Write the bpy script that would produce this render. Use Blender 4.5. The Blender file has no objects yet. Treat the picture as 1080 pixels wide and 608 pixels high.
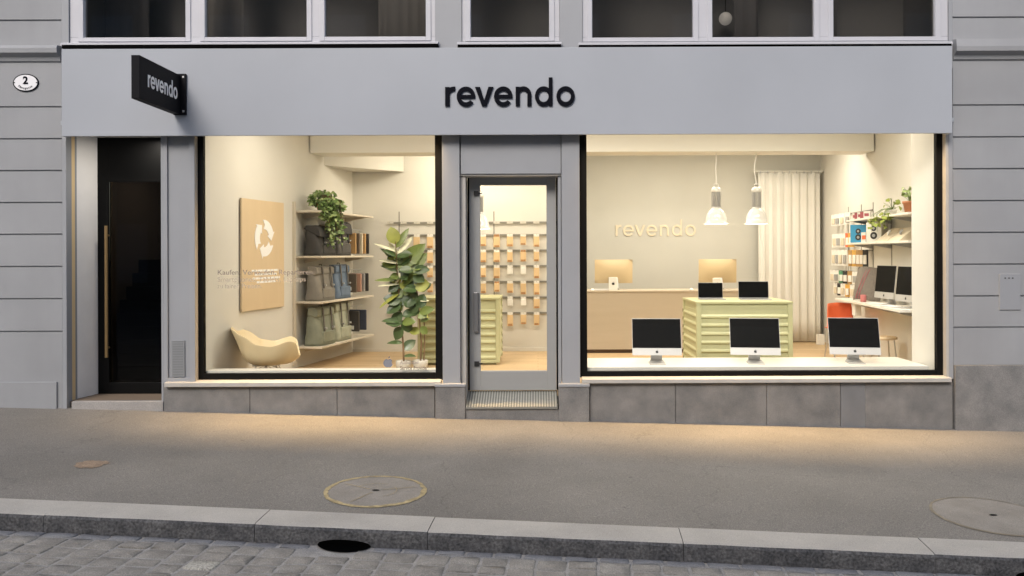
import bpy, bmesh, math, random
from mathutils import Vector, Matrix
random.seed(7)
C = bpy.context.scene.collection
PI = math.pi
D, F, PX, PY, HC, ROLL = 8.6, 890.0, 567.0, 268.0, 1.69, 0.0035

# ------------------------------------------------------------------ measuring helpers (metres from photo measurements)
def X(px, y, py=268):
    return ((px - PX) - ROLL * (py - PY)) * (D + y) / F
def Z(py, y, px=567):
    return HC + (PY - py - ROLL * (px - PX)) * (D + y) / F
def gz(x, y):                      # pavement surface
    return -0.027 * x + 0.03 * y
def kerb_y(x):                     # back edge of the kerb
    return -2.997 - 0.0572 * x

# ------------------------------------------------------------------ materials
MATS = {}
def mat(name, col, rough=0.6, metal=0.0, var=0.0, vscale=6.0, bump=0.0, bscale=60.0, spec=0.5, emit=None, estr=0.0,
        coat=0.0, trans=0.0, streak=0.0, grain=0.0, gscale=300.0):
    if name in MATS: return MATS[name]
    m = bpy.data.materials.new(name); m.use_nodes = True
    nt = m.node_tree; n = nt.nodes; l = nt.links
    b = n['Principled BSDF']
    c4 = (col[0], col[1], col[2], 1)
    b.inputs['Base Color'].default_value = c4
    b.inputs['Roughness'].default_value = rough
    b.inputs['Metallic'].default_value = metal
    b.inputs['Specular IOR Level'].default_value = spec
    b.inputs['Coat Weight'].default_value = coat
    if trans: b.inputs['Transmission Weight'].default_value = trans
    if emit:
        b.inputs['Emission Color'].default_value = (*emit, 1); b.inputs['Emission Strength'].default_value = estr
    tc = n.new('ShaderNodeTexCoord')
    cur = None
    if var or streak or grain:
        cur = n.new('ShaderNodeRGB'); cur.outputs[0].default_value = c4; cur = cur.outputs[0]
        def mixin(tex_out, amt):
            nonlocal cur
            mr = n.new('ShaderNodeMapRange'); l.new(tex_out, mr.inputs['Value'])
            mr.inputs['From Min'].default_value = 0.3; mr.inputs['From Max'].default_value = 0.7
            mr.inputs['To Min'].default_value = 1 - amt; mr.inputs['To Max'].default_value = 1 + amt
            mx = n.new('ShaderNodeVectorMath'); mx.operation = 'SCALE'
            l.new(cur, mx.inputs[0]); l.new(mr.outputs[0], mx.inputs['Scale']); cur = mx.outputs[0]
        if var:
            t = n.new('ShaderNodeTexNoise'); t.inputs['Scale'].default_value = vscale; t.inputs['Detail'].default_value = 6
            l.new(tc.outputs['Object'], t.inputs['Vector']); mixin(t.outputs['Fac'], var)
        if grain:
            t = n.new('ShaderNodeTexNoise'); t.inputs['Scale'].default_value = gscale; t.inputs['Detail'].default_value = 2
            l.new(tc.outputs['Object'], t.inputs['Vector']); mixin(t.outputs['Fac'], grain)
        if streak:
            mp = n.new('ShaderNodeMapping'); mp.inputs['Scale'].default_value = (9, 9, 0.7)
            l.new(tc.outputs['Object'], mp.inputs['Vector'])
            t = n.new('ShaderNodeTexNoise'); t.inputs['Scale'].default_value = 1.0; t.inputs['Detail'].default_value = 4
            l.new(mp.outputs[0], t.inputs['Vector']); mixin(t.outputs['Fac'], streak)
        l.new(cur, b.inputs['Base Color'])
    if bump:
        t = n.new('ShaderNodeTexNoise'); t.inputs['Scale'].default_value = bscale; t.inputs['Detail'].default_value = 4
        l.new(tc.outputs['Object'], t.inputs['Vector'])
        bp = n.new('ShaderNodeBump'); bp.inputs['Strength'].default_value = bump; bp.inputs['Distance'].default_value = 0.01
        l.new(t.outputs['Fac'], bp.inputs['Height']); l.new(bp.outputs[0], b.inputs['Normal'])
    MATS[name] = m
    return m

def glass_mat(name, tint=(1, 1, 1), ior=1.35, rough=0.0):
    m = bpy.data.materials.new(name); m.use_nodes = True
    nt = m.node_tree; n = nt.nodes; l = nt.links
    n.remove(n['Principled BSDF'])
    tr = n.new('ShaderNodeBsdfTransparent'); tr.inputs[0].default_value = (*tint, 1)
    gl = n.new('ShaderNodeBsdfGlossy'); gl.inputs['Roughness'].default_value = rough
    fr = n.new('ShaderNodeFresnel'); fr.inputs['IOR'].default_value = ior
    mx = n.new('ShaderNodeMixShader')
    l.new(fr.outputs[0], mx.inputs[0]); l.new(tr.outputs[0], mx.inputs[1]); l.new(gl.outputs[0], mx.inputs[2])
    l.new(mx.outputs[0], n['Material Output'].inputs[0])
    MATS[name] = m
    return m

def wood_mat(name, c1, c2, scale=1.0, rough=0.5, axis='X', plank=0.0):
    m = bpy.data.materials.new(name); m.use_nodes = True
    nt = m.node_tree; n = nt.nodes; l = nt.links; b = n['Principled BSDF']
    b.inputs['Roughness'].default_value = rough
    tc = n.new('ShaderNodeTexCoord'); mp = n.new('ShaderNodeMapping')
    s = {'X': (1.2, 14, 14), 'Y': (14, 1.2, 14), 'Z': (14, 14, 1.2)}[axis]
    mp.inputs['Scale'].default_value = [v * scale for v in s]
    l.new(tc.outputs['Object'], mp.inputs[0])
    t = n.new('ShaderNodeTexNoise'); t.inputs['Scale'].default_value = 1.0; t.inputs['Detail'].default_value = 8; t.inputs['Distortion'].default_value = 0.6
    l.new(mp.outputs[0], t.inputs['Vector'])
    r = n.new('ShaderNodeValToRGB'); r.color_ramp.elements[0].color = (*c1, 1); r.color_ramp.elements[1].color = (*c2, 1)
    r.color_ramp.elements[0].position = 0.3; r.color_ramp.elements[1].position = 0.7
    l.new(t.outputs['Fac'], r.inputs[0])
    out = r.outputs[0]
    if plank:
        br = n.new('ShaderNodeTexBrick'); br.inputs['Scale'].default_value = 1.0
        br.inputs['Color1'].default_value = (1, 1, 1, 1); br.inputs['Color2'].default_value = (0.86, 0.84, 0.82, 1)
        br.inputs['Mortar'].default_value = (0.55, 0.5, 0.45, 1); br.inputs['Mortar Size'].default_value = 0.003
        br.inputs['Brick Width'].default_value = 1.4; br.inputs['Row Height'].default_value = plank
        l.new(tc.outputs['Object'], br.inputs['Vector'])
        mm = n.new('ShaderNodeMix'); mm.data_type = 'RGBA'; mm.blend_type = 'MULTIPLY'; mm.inputs[0].default_value = 1
        l.new(out, mm.inputs[6]); l.new(br.outputs['Color'], mm.inputs[7]); out = mm.outputs[2]
    l.new(out, b.inputs['Base Color'])
    MATS[name] = m
    return m

def stone_mat(name, c1, c2, sc=3.0, fine=140.0, rough=0.75, bump=0.25, speck=0.5, spots=None, gum=False):
    m = bpy.data.materials.new(name); m.use_nodes = True
    nt = m.node_tree; n = nt.nodes; l = nt.links; b = n['Principled BSDF']
    b.inputs['Roughness'].default_value = rough
    tc = n.new('ShaderNodeTexCoord')
    t = n.new('ShaderNodeTexNoise'); t.inputs['Scale'].default_value = sc; t.inputs['Detail'].default_value = 9; t.inputs['Roughness'].default_value = 0.62
    l.new(tc.outputs['Object'], t.inputs['Vector'])
    r = n.new('ShaderNodeValToRGB'); r.color_ramp.elements[0].color = (*c1, 1); r.color_ramp.elements[1].color = (*c2, 1)
    r.color_ramp.elements[0].position = 0.33; r.color_ramp.elements[1].position = 0.67
    l.new(t.outputs['Fac'], r.inputs[0])
    f = n.new('ShaderNodeTexNoise'); f.inputs['Scale'].default_value = fine; f.inputs['Detail'].default_value = 3
    l.new(tc.outputs['Object'], f.inputs['Vector'])
    mr = n.new('ShaderNodeMapRange'); mr.inputs['From Min'].default_value = 0.3; mr.inputs['From Max'].default_value = 0.7
    mr.inputs['To Min'].default_value = 1 - speck; mr.inputs['To Max'].default_value = 1 + speck
    l.new(f.outputs['Fac'], mr.inputs[0])
    sc_ = n.new('ShaderNodeVectorMath'); sc_.operation = 'SCALE'
    l.new(r.outputs[0], sc_.inputs[0]); l.new(mr.outputs[0], sc_.inputs['Scale'])
    out = sc_.outputs[0]
    if spots:
        v = n.new('ShaderNodeTexVoronoi'); v.inputs['Scale'].default_value = spots[0]
        l.new(tc.outputs['Object'], v.inputs['Vector'])
        lt = n.new('ShaderNodeMath'); lt.operation = 'LESS_THAN'; lt.inputs[1].default_value = spots[1]
        l.new(v.outputs['Distance'], lt.inputs[0])
        mm = n.new('ShaderNodeMix'); mm.data_type = 'RGBA'; mm.inputs[7].default_value = (*spots[2], 1)
        ml = n.new('ShaderNodeMath'); ml.operation = 'MULTIPLY'; ml.inputs[1].default_value = spots[3]
        l.new(lt.outputs[0], ml.inputs[0]); l.new(ml.outputs[0], mm.inputs[0])
        l.new(out, mm.inputs[6]); out = mm.outputs[2]
    if gum:
        # trodden gum spots, faint cracks and broad patches of older asphalt
        v = n.new('ShaderNodeTexVoronoi'); v.inputs['Scale'].default_value = 1.7; l.new(tc.outputs['Object'], v.inputs['Vector'])
        mr1 = n.new('ShaderNodeMapRange'); mr1.inputs['From Min'].default_value = .022; mr1.inputs['From Max'].default_value = .034
        mr1.inputs['To Min'].default_value = .66; mr1.inputs['To Max'].default_value = 1.0; l.new(v.outputs['Distance'], mr1.inputs[0])
        nz = n.new('ShaderNodeTexNoise'); nz.inputs['Scale'].default_value = 2.5; nz.inputs['Detail'].default_value = 5; l.new(tc.outputs['Object'], nz.inputs['Vector'])
        ad = n.new('ShaderNodeVectorMath'); ad.operation = 'MULTIPLY_ADD'; ad.inputs[1].default_value = (.55, .55, .55)
        l.new(nz.outputs['Color'], ad.inputs[0]); l.new(tc.outputs['Object'], ad.inputs[2])
        v2 = n.new('ShaderNodeTexVoronoi'); v2.feature = 'DISTANCE_TO_EDGE'; v2.inputs['Scale'].default_value = .42; l.new(ad.outputs[0], v2.inputs['Vector'])
        mr2 = n.new('ShaderNodeMapRange'); mr2.inputs['From Min'].default_value = .0; mr2.inputs['From Max'].default_value = .0035
        mr2.inputs['To Min'].default_value = .80; mr2.inputs['To Max'].default_value = 1.0; l.new(v2.outputs['Distance'], mr2.inputs[0])
        n3 = n.new('ShaderNodeTexNoise'); n3.inputs['Scale'].default_value = .33; n3.inputs['Detail'].default_value = 3; l.new(tc.outputs['Object'], n3.inputs['Vector'])
        mr3 = n.new('ShaderNodeMapRange'); mr3.inputs['From Min'].default_value = .35; mr3.inputs['From Max'].default_value = .65
        mr3.inputs['To Min'].default_value = .90; mr3.inputs['To Max'].default_value = 1.10; l.new(n3.outputs['Fac'], mr3.inputs[0])
        for q in (mr1, mr2, mr3):
            sv = n.new('ShaderNodeVectorMath'); sv.operation = 'SCALE'; l.new(out, sv.inputs[0]); l.new(q.outputs[0], sv.inputs['Scale']); out = sv.outputs[0]
    l.new(out, b.inputs['Base Color'])
    bp = n.new('ShaderNodeBump'); bp.inputs['Strength'].default_value = bump; bp.inputs['Distance'].default_value = 0.01
    l.new(f.outputs['Fac'], bp.inputs['Height']); l.new(bp.outputs[0], b.inputs['Normal'])
    MATS[name] = m
    return m

# ------------------------------------------------------------------ mesh builder
class MB:
    def __init__(self):
        self.v = []; self.f = []; self.sm = []; self.mi = []; self.cur = 0
    def add(self, vs, fs, smooth=False):
        o = len(self.v); self.v += [tuple(p) for p in vs]
        for f in fs:
            self.f.append(tuple(i + o for i in f)); self.sm.append(smooth); self.mi.append(self.cur)
        return self
    def box(self, x0, x1, y0, y1, z0, z1):
        return self.hexa([(x0, y0, z0), (x1, y0, z0), (x1, y1, z0), (x0, y1, z0), (x0, y0, z1), (x1, y0, z1), (x1, y1, z1), (x0, y1, z1)])
    def hexa(self, p):
        return self.add(p, [(3, 2, 1, 0), (4, 5, 6, 7), (0, 1, 5, 4), (1, 2, 6, 5), (2, 3, 7, 6), (3, 0, 4, 7)])
    def prism(self, poly, fn0, fn1, smooth=False):
        """poly: 2D outline, fn0 / fn1 map (a, b) to the two 3D caps"""
        n = len(poly)
        vs = [fn0(*p) for p in poly] + [fn1(*p) for p in poly]
        fs = [tuple(range(n - 1, -1, -1)), tuple(range(n, 2 * n))]
        self.add(vs, fs)
        o = len(self.v) - 2 * n
        for i in range(n):
            j = (i + 1) % n
            self.f.append((o + i, o + j, o + n + j, o + n + i)); self.sm.append(smooth); self.mi.append(self.cur)
        return self
    def xprism(self, poly, x0, x1):  # poly in (y, z)
        return self.prism(poly, lambda a, b: (x0, a, b), lambda a, b: (x1, a, b))
    def tube(self, pts, r, seg=8, cap=True):
        pts = [Vector(p) for p in pts]; n = len(pts)
        rs = r if isinstance(r, (list, tuple)) else [r] * n
        vs = []
        up = Vector((0, 0, 1))
        for i, p in enumerate(pts):
            t = (pts[min(i + 1, n - 1)] - pts[max(i - 1, 0)]).normalized()
            a = up if abs(t.dot(up)) < 0.95 else Vector((1, 0, 0))
            s = t.cross(a).normalized(); u = s.cross(t).normalized()
            for k in range(seg):
                an = 2 * PI * k / seg
                vs.append(p + (s * math.cos(an) + u * math.sin(an)) * rs[i])
        fs = []
        for i in range(n - 1):
            for k in range(seg):
                k2 = (k + 1) % seg
                fs.append((i * seg + k, i * seg + k2, (i + 1) * seg + k2, (i + 1) * seg + k))
        self.add(vs, fs, True)
        if cap:
            self.add(vs[:seg], [tuple(range(seg - 1, -1, -1))]); self.add(vs[-seg:], [tuple(range(seg))])
        return self
    def lathe(self, prof, c=(0, 0, 0), seg=24, smooth=True, cap=True):
        vs = []; fs = []; n = len(prof)
        for (r, z) in prof:
            for k in range(seg):
                a = 2 * PI * k / seg
                vs.append((c[0] + r * math.cos(a), c[1] + r * math.sin(a), c[2] + z))
        for i in range(n - 1):
            for k in range(seg):
                k2 = (k + 1) % seg
                fs.append((i * seg + k, i * seg + k2, (i + 1) * seg + k2, (i + 1) * seg + k))
        if cap:
            fs.append(tuple(range(seg - 1, -1, -1))); fs.append(tuple((n - 1) * seg + k for k in range(seg)))
        return self.add(vs, fs, smooth)
    def grid(self, fn, nu, nv, smooth=True, closed=False):
        vs = [fn(i / nu, j / nv) for j in range(nv + 1) for i in range(nu + (0 if closed else 1))]
        w = nu if closed else nu + 1
        fs = []
        for j in range(nv):
            for i in range(nu):
                i2 = (i + 1) % w if closed else i + 1
                fs.append((j * w + i, j * w + i2, (j + 1) * w + i2, (j + 1) * w + i))
        return self.add(vs, fs, smooth)
    def build(self, name, m, parent=None, world=True, bevel=0.0, segs=2, loc=None, smooth_all=False, solid=0.0, sub=0):
        me = bpy.data.meshes.new(name)
        off = Vector((0, 0, 0))
        if world and parent is not None:
            q = parent
            while q is not None: off += q.location; q = q.parent
        if loc is not None: off = Vector(loc)
        vs = [Vector(p) - off for p in self.v]
        me.from_pydata(vs, [], self.f); me.update()
        for i, p in enumerate(me.polygons):
            p.use_smooth = self.sm[i] or smooth_all; p.material_index = self.mi[i]
        bm = bmesh.new(); bm.from_mesh(me); bmesh.ops.recalc_face_normals(bm, faces=bm.faces); bm.to_mesh(me); bm.free()
        for mm in (m if isinstance(m, (list, tuple)) else [m]): me.materials.append(mm)
        o = bpy.data.objects.new(name, me); C.objects.link(o)
        if parent is not None: o.parent = parent
        elif loc is not None: o.location = loc
        if solid:
            s = o.modifiers.new('solid', 'SOLIDIFY'); s.thickness = solid; s.offset = 0
        if sub:
            s = o.modifiers.new('sub', 'SUBSURF'); s.levels = sub; s.render_levels = sub
        if bevel:
            b = o.modifiers.new('bevel', 'BEVEL'); b.width = bevel; b.segments = segs; b.limit_method = 'ANGLE'; b.angle_limit = math.radians(40)
        return o

def tag(o, label=None, cat=None, group=None, kind=None):
    if label: o['label'] = label
    if cat: o['category'] = cat
    if group: o['group'] = group
    if kind: o['kind'] = kind
    return o
def thing(name, label, cat, loc=(0, 0, 0), rz=0.0, group=None):
    o = bpy.data.objects.new(name, None); C.objects.link(o)
    o.location = loc; o.rotation_euler = (0, 0, rz); o.empty_display_size = 0.1
    return tag(o, label, cat, group)
def struct(mb, name, m, **k):
    return tag(mb.build(name, m, **k), kind='structure')
def copy_tree(o, parent=None):
    c = o.copy(); C.objects.link(c)
    if parent is not None: c.parent = parent
    for ch in list(o.children): copy_tree(ch, c)
    return c

def text_mesh(s, size, extrude=0.001, align='LEFT', bold=0.0):
    cu = bpy.data.curves.new('t', 'FONT'); cu.body = s; cu.size = size; cu.extrude = extrude; cu.align_x = align; cu.offset = bold
    o = bpy.data.objects.new('t', cu); C.objects.link(o)
    dg = bpy.context.evaluated_depsgraph_get(); dg.update()
    me = bpy.data.meshes.new_from_object(o.evaluated_get(dg))
    bpy.data.objects.remove(o); bpy.data.curves.remove(cu)
    vs = [v.co.copy() for v in me.vertices]; fs = [tuple(p.vertices) for p in me.polygons]
    bpy.data.meshes.remove(me)
    return vs, fs
def text_width(vs): return max(v.x for v in vs) - min(v.x for v in vs)

# geometric lower-case letters of the shop name: outlines in (a, b), x-height = 1, advance returned
def arc(cx, cy, r, a0, a1, n=22):
    return [(cx + r * math.cos(math.radians(a0 + (a1 - a0) * i / n)), cy + r * math.sin(math.radians(a0 + (a1 - a0) * i / n))) for i in range(n + 1)]
def letter(ch, w=0.235):
    """list of (polygon or ring, step) pieces, and the advance"""
    R = 0.5; o = R + 0.02
    if ch == 'o':
        return [('ring', R, 0.5, o, o - w)], 1.0
    if ch == 'e':
        gap_low = -38
        outer = arc(R, 0.5, o, 0, 360 + gap_low); inner = arc(R, 0.5, o - w, 360 + gap_low, 8)
        return [('poly', outer + inner), ('poly', [(R - o + w * 0.6, 0.41), (R + o - 0.004, 0.41), (R + o - 0.012, 0.41 + w * 0.8), (R - o + w * 0.6, 0.41 + w * 0.8)])], 1.0
    if ch == 'v':
        return [('poly', [(0, 1), (w * 1.12, 1), (0.46, 0.3), (0.92 - w * 1.12, 1), (0.92, 1), (0.46 + w * 0.5, 0), (0.46 - w * 0.5, 0)])], 0.92
    if ch == 'n':
        rr = 0.42
        outer = arc(rr, 0.58, rr + 0.02, 165, 0); inner = arc(rr, 0.58, rr + 0.02 - w, 0, 165)
        return [('poly', outer + [(rr * 2 + 0.02, 0), (rr * 2 + 0.02 - w, 0)] + inner), ('poly', [(0, 0), (w, 0), (w, 1), (0, 1)])], 0.86
    if ch == 'r':
        outer = arc(0.44, 0.58, 0.44, 170, 82); inner = arc(0.44, 0.58, 0.44 - w, 78, 170)
        return [('poly', outer + inner), ('poly', [(0, 0), (w, 0), (w, 1), (0, 1)])], 0.52
    if ch == 'd':
        return [('ring', R, 0.5, o, o - w), ('poly', [(2 * R - w + 0.03, 0), (2 * R + 0.03, 0), (2 * R + 0.03, 1.48), (2 * R - w + 0.03, 1.48)])], 1.03
KERN = {'re': .07, 'ev': .0, 've': .04, 'en': .18, 'nd': .20, 'do': .22}
SXL = {'o': .92, 'e': .93, 'd': .87, 'v': 1.05, 'n': .95, 'r': 1.05}
def word(s, gap=0.0, w=0.235):
    out = []; a = 0
    for i, ch in enumerate(s):
        p, adv = letter(ch, w); k = SXL[ch]; q = []
        for pc in p:
            if pc[0] == 'poly': q.append(('poly', [(u * k, v) for u, v in pc[1]]))
            else: q.append(('ring', pc[1], pc[2], pc[3], pc[4], k))
        out.append((q, a)); a += adv * k + gap + KERN.get(s[i:i + 2], 0)
    return out, a
def letter_mb(pieces, mapf, depth):
    """mapf(a, b, c): c = height off the surface"""
    mb = MB()
    for k, pc in enumerate(pieces):
        dz = depth + 0.0006 * k
        if pc[0] == 'poly':
            mb.prism(pc[1], lambda a, b: mapf(a, b, 0), lambda a, b: mapf(a, b, dz))
        else:
            _, cx, cy, ro, ri, kx = pc; n = 40
            ring = lambda r, c: [mapf((cx + r * math.cos(2 * PI * i / n)) * kx, cy + r * math.sin(2 * PI * i / n), c) for i in range(n)]
            vs = ring(ro, 0) + ring(ri, 0) + ring(ro, dz) + ring(ri, dz)
            fs = []
            for i in range(n):
                j = (i + 1) % n
                fs += [(2 * n + i, 2 * n + j, 3 * n + j, 3 * n + i), (i, j, 2 * n + j, 2 * n + i), (n + i, 3 * n + i, 3 * n + j, n + j), (i, n + i, n + j, j)]
            mb.add(vs, fs)
    return mb
def apple_outline(s):
    """a fruit-shaped emblem with a bite, height about 1*s, and its leaf"""
    pts = []
    for i in range(48):
        a = 2 * PI * i / 48
        r = 0.42 * (1 + 0.05 * math.cos(2 * a)) - 0.10 * math.exp(-((a - PI / 2) / 0.28) ** 2) - 0.05 * math.exp(-((a - 1.5 * PI) / 0.25) ** 2)
        x = r * math.cos(a) * 0.98; y = r * math.sin(a) * 1.02
        dx, dy = x - 0.50, y - 0.06
        d = math.hypot(dx, dy)
        if d < 0.19:
            x = 0.50 + dx / d * 0.19; y = 0.06 + dy / d * 0.19
        pts.append((x * s, y * s))
    leaf = [(0.02 * s, 0.42 * s), (0.04 * s, 0.54 * s), (0.17 * s, 0.64 * s), (0.15 * s, 0.51 * s)]
    return pts, leaf

# ------------------------------------------------------------------ material palette
M = {}
M['paint'] = mat('grey_render_paint', (0.28, 0.288, 0.302), 0.75, var=0.085, vscale=1.3, bump=0.15, bscale=220, streak=0.018, grain=0.04)
M['panelpaint'] = mat('grey_metal_panel_paint', (0.285, 0.296, 0.315), 0.5, var=0.05, vscale=2.0, bump=0.03, bscale=90)
M['fascia'] = mat('pale_grey_metal_fascia', (0.36, 0.382, 0.418), 0.3, var=0.05, vscale=0.9, bump=0.06, bscale=1.6)
M['white_frame'] = mat('white_window_paint', (0.47, 0.475, 0.51), 0.4, var=0.03, vscale=4)
M['black_frame'] = mat('black_window_frame', (0.004, 0.004, 0.004), 0.6, spec=0.12)
M['shadow_gap'] = mat('black_rubber_joint', (0.004, 0.004, 0.004), 0.9, spec=0.0)
M['granite'] = stone_mat('grey_granite', (0.125, 0.125, 0.125), (0.215, 0.208, 0.20), 3.6, 160, 0.7, 0.2, 0.3)
M['granite_pale'] = stone_mat('pale_granite', (0.145, 0.145, 0.145), (0.235, 0.228, 0.22), 4.2, 160, 0.7, 0.2, 0.28)
M['sill'] = mat('cream_stone_sill', (0.42, 0.405, 0.375), 0.6, var=0.06, vscale=8, grain=0.06)
M['alu'] = mat('brushed_aluminium', (0.335, 0.34, 0.335), 0.42, metal=0.2, var=0.04, vscale=3)
M['steel'] = mat('ribbed_steel', (0.42, 0.42, 0.37), 0.45, metal=0.3, var=0.05)
M['brass'] = mat('dull_brass', (0.42, 0.28, 0.13), 0.4, metal=0.8)
M['dark_metal'] = mat('dark_metal', (0.03, 0.03, 0.03), 0.5, metal=0.4)
M['sign_black'] = mat('black_sign_paint', (0.006, 0.006, 0.008), 0.6, spec=0.12)
M['letter_black'] = mat('dark_blue_black_letters', (0.003, 0.0035, 0.007), 0.7, spec=0.08)
M['white_letter'] = mat('white_letters', (0.88, 0.88, 0.88), 0.5)
M['enamel'] = mat('white_enamel', (0.78, 0.78, 0.80), 0.25)
M['glass'] = glass_mat('shop_glass', (0.98, 0.985, 0.98), 1.22)
M['dglass'] = glass_mat('upper_window_glass', (0.85, 0.84, 0.82), 1.45)
M['tglass'] = glass_mat('smoked_door_glass', (0.42, 0.39, 0.36), 1.3)
M['wall_in'] = mat('warm_white_wall', (0.66, 0.64, 0.585), 0.85, var=0.02, vscale=3, bump=0.05, bscale=180)
M['wall_grey'] = mat('pale_grey_wall', (0.56, 0.55, 0.50), 0.85, var=0.02, vscale=3, bump=0.05, bscale=180)
M['ceil'] = mat('white_ceiling', (0.78, 0.76, 0.70), 0.9)
M['floor'] = wood_mat('oak_floor', (0.50, 0.35, 0.19), (0.60, 0.44, 0.26), 0.8, 0.45, 'X', 0.14)
M['ply'] = wood_mat('plywood', (0.63, 0.49, 0.315), (0.66, 0.515, 0.335), 0.7, 0.55, 'Z')
M['shelf'] = mat('cream_shelf', (0.62, 0.56, 0.46), 0.55, var=0.03)
M['white_lacq'] = mat('white_lacquer', (0.78, 0.75, 0.68), 0.4, var=0.02)
M['counter'] = wood_mat('beige_counter', (0.47, 0.40, 0.31), (0.50, 0.43, 0.335), 0.5, 0.6, 'X')
M['green'] = mat('pale_green_steel', (0.455, 0.45, 0.255), 0.42, var=0.03, vscale=4)
M['screen'] = mat('black_glass_screen', (0.006, 0.006, 0.006), 0.4, spec=0.05)
M['silver'] = mat('silver_aluminium', (0.50, 0.495, 0.485), 0.42, metal=0.35)
M['graph'] = mat('grey_aluminium', (0.42, 0.42, 0.42), 0.4, metal=0.5)
M['white_pl'] = mat('white_plastic', (0.80, 0.79, 0.76), 0.4)
M['card'] = mat('white_card', (0.78, 0.76, 0.71), 0.7)
M['kraft'] = mat('orange_kraft_card', (0.66, 0.475, 0.265), 0.7, var=0.05)
M['kraft_dk'] = mat('brown_card', (0.40, 0.21, 0.09), 0.7)
M['lamp_white'] = mat('gloss_white_enamel', (0.82, 0.81, 0.78), 0.15, coat=0.5)
M['lamp_grey'] = mat('ribbed_grey_lamp_neck', (0.50, 0.49, 0.47), 0.3, metal=0.7)
M['bulb'] = mat('lamp_glow', (1, 1, 1), 0.5, emit=(1.0, 0.82, 0.58), estr=6)
M['strip'] = mat('led_diffuser', (1, 1, 1), 0.5, emit=(1.0, 0.72, 0.40), estr=5)
M['cloth'] = mat('linen_curtain', (0.76, 0.74, 0.69), 0.9, bump=0.15, bscale=400, grain=0.05)
M['yshell'] = mat('pale_yellow_shell', (0.74, 0.61, 0.38), 0.4, var=0.02)
M['strap_lt'] = mat('grey_brown_webbing', (0.13, 0.12, 0.105), 0.8)
M['wire'] = mat('chromed_wire', (0.55, 0.55, 0.54), 0.3, metal=0.9)
M['terra'] = mat('terracotta', (0.42, 0.17, 0.08), 0.75, var=0.08)
M['soil'] = mat('potting_soil', (0.22, 0.19, 0.15), 0.95, bump=0.8, grain=0.4, gscale=120)
M['stem'] = mat('plant_stem', (0.16, 0.10, 0.05), 0.7)
M['leaf_d'] = mat('dark_rubber_leaf', (0.055, 0.095, 0.032), 0.32, var=0.15, vscale=14)
M['leaf_m'] = mat('green_rubber_leaf', (0.14, 0.19, 0.045), 0.35, var=0.15, vscale=14)
M['leaf_y'] = mat('young_yellow_green_leaf', (0.28, 0.30, 0.06), 0.4, var=0.12, vscale=14)
M['leaf_w'] = mat('cream_variegated_leaf', (0.66, 0.65, 0.46), 0.4, var=0.18, vscale=22)
M['ivy'] = mat('ivy_green', (0.16, 0.245, 0.075), 0.45, var=0.25, vscale=24)
M['ivy2'] = mat('ivy_light_green', (0.33, 0.42, 0.17), 0.45, var=0.2, vscale=24)
M['lime'] = mat('lime_leaf', (0.28, 0.34, 0.06), 0.45, var=0.15)
M['clear'] = glass_mat('clear_jar_glass', (0.9, 0.92, 0.88), 1.4)
M['asphalt'] = stone_mat('pavement_asphalt', (0.165, 0.153, 0.134), (0.215, 0.20, 0.176), 0.8, 130, 0.85, 0.6, 0.36, spots=(45, 0.17, (0.34, 0.32, 0.28), 0.6), gum=True)
M['kerbtop'] = stone_mat('pale_kerb_granite', (0.35, 0.33, 0.295), (0.44, 0.415, 0.37), 2.2, 190, 0.8, 0.3, 0.2)
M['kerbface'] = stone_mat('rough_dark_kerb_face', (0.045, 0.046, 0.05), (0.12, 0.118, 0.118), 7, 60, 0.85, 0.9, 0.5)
M['sett'] = stone_mat('sett_stone', (0.195, 0.182, 0.16), (0.315, 0.295, 0.26), 6, 120, 0.75, 0.5, 0.3)
M['sett_l'] = stone_mat('pale_sett_stone', (0.33, 0.315, 0.27), (0.44, 0.42, 0.36), 8, 90, 0.75, 0.5, 0.45)
M['gutter'] = stone_mat('bluish_gutter_stone', (0.16, 0.16, 0.165), (0.23, 0.23, 0.23), 5, 120, 0.75, 0.4, 0.25)
M['mortar'] = stone_mat('sandy_mortar', (0.25, 0.24, 0.225), (0.36, 0.345, 0.32), 9, 150, 0.9, 0.5, 0.3)
M['cover'] = stone_mat('asphalt_filled_cover', (0.215, 0.196, 0.168), (0.29, 0.265, 0.23), 3.5, 200, 0.85, 0.5, 0.3)
M['brassring'] = mat('worn_yellowish_rim', (0.34, 0.27, 0.14), 0.6, var=0.35, vscale=14, grain=0.2, gscale=60)
M['hole'] = mat('black_void', (0.002, 0.002, 0.002), 0.9, spec=0.0)

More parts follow.
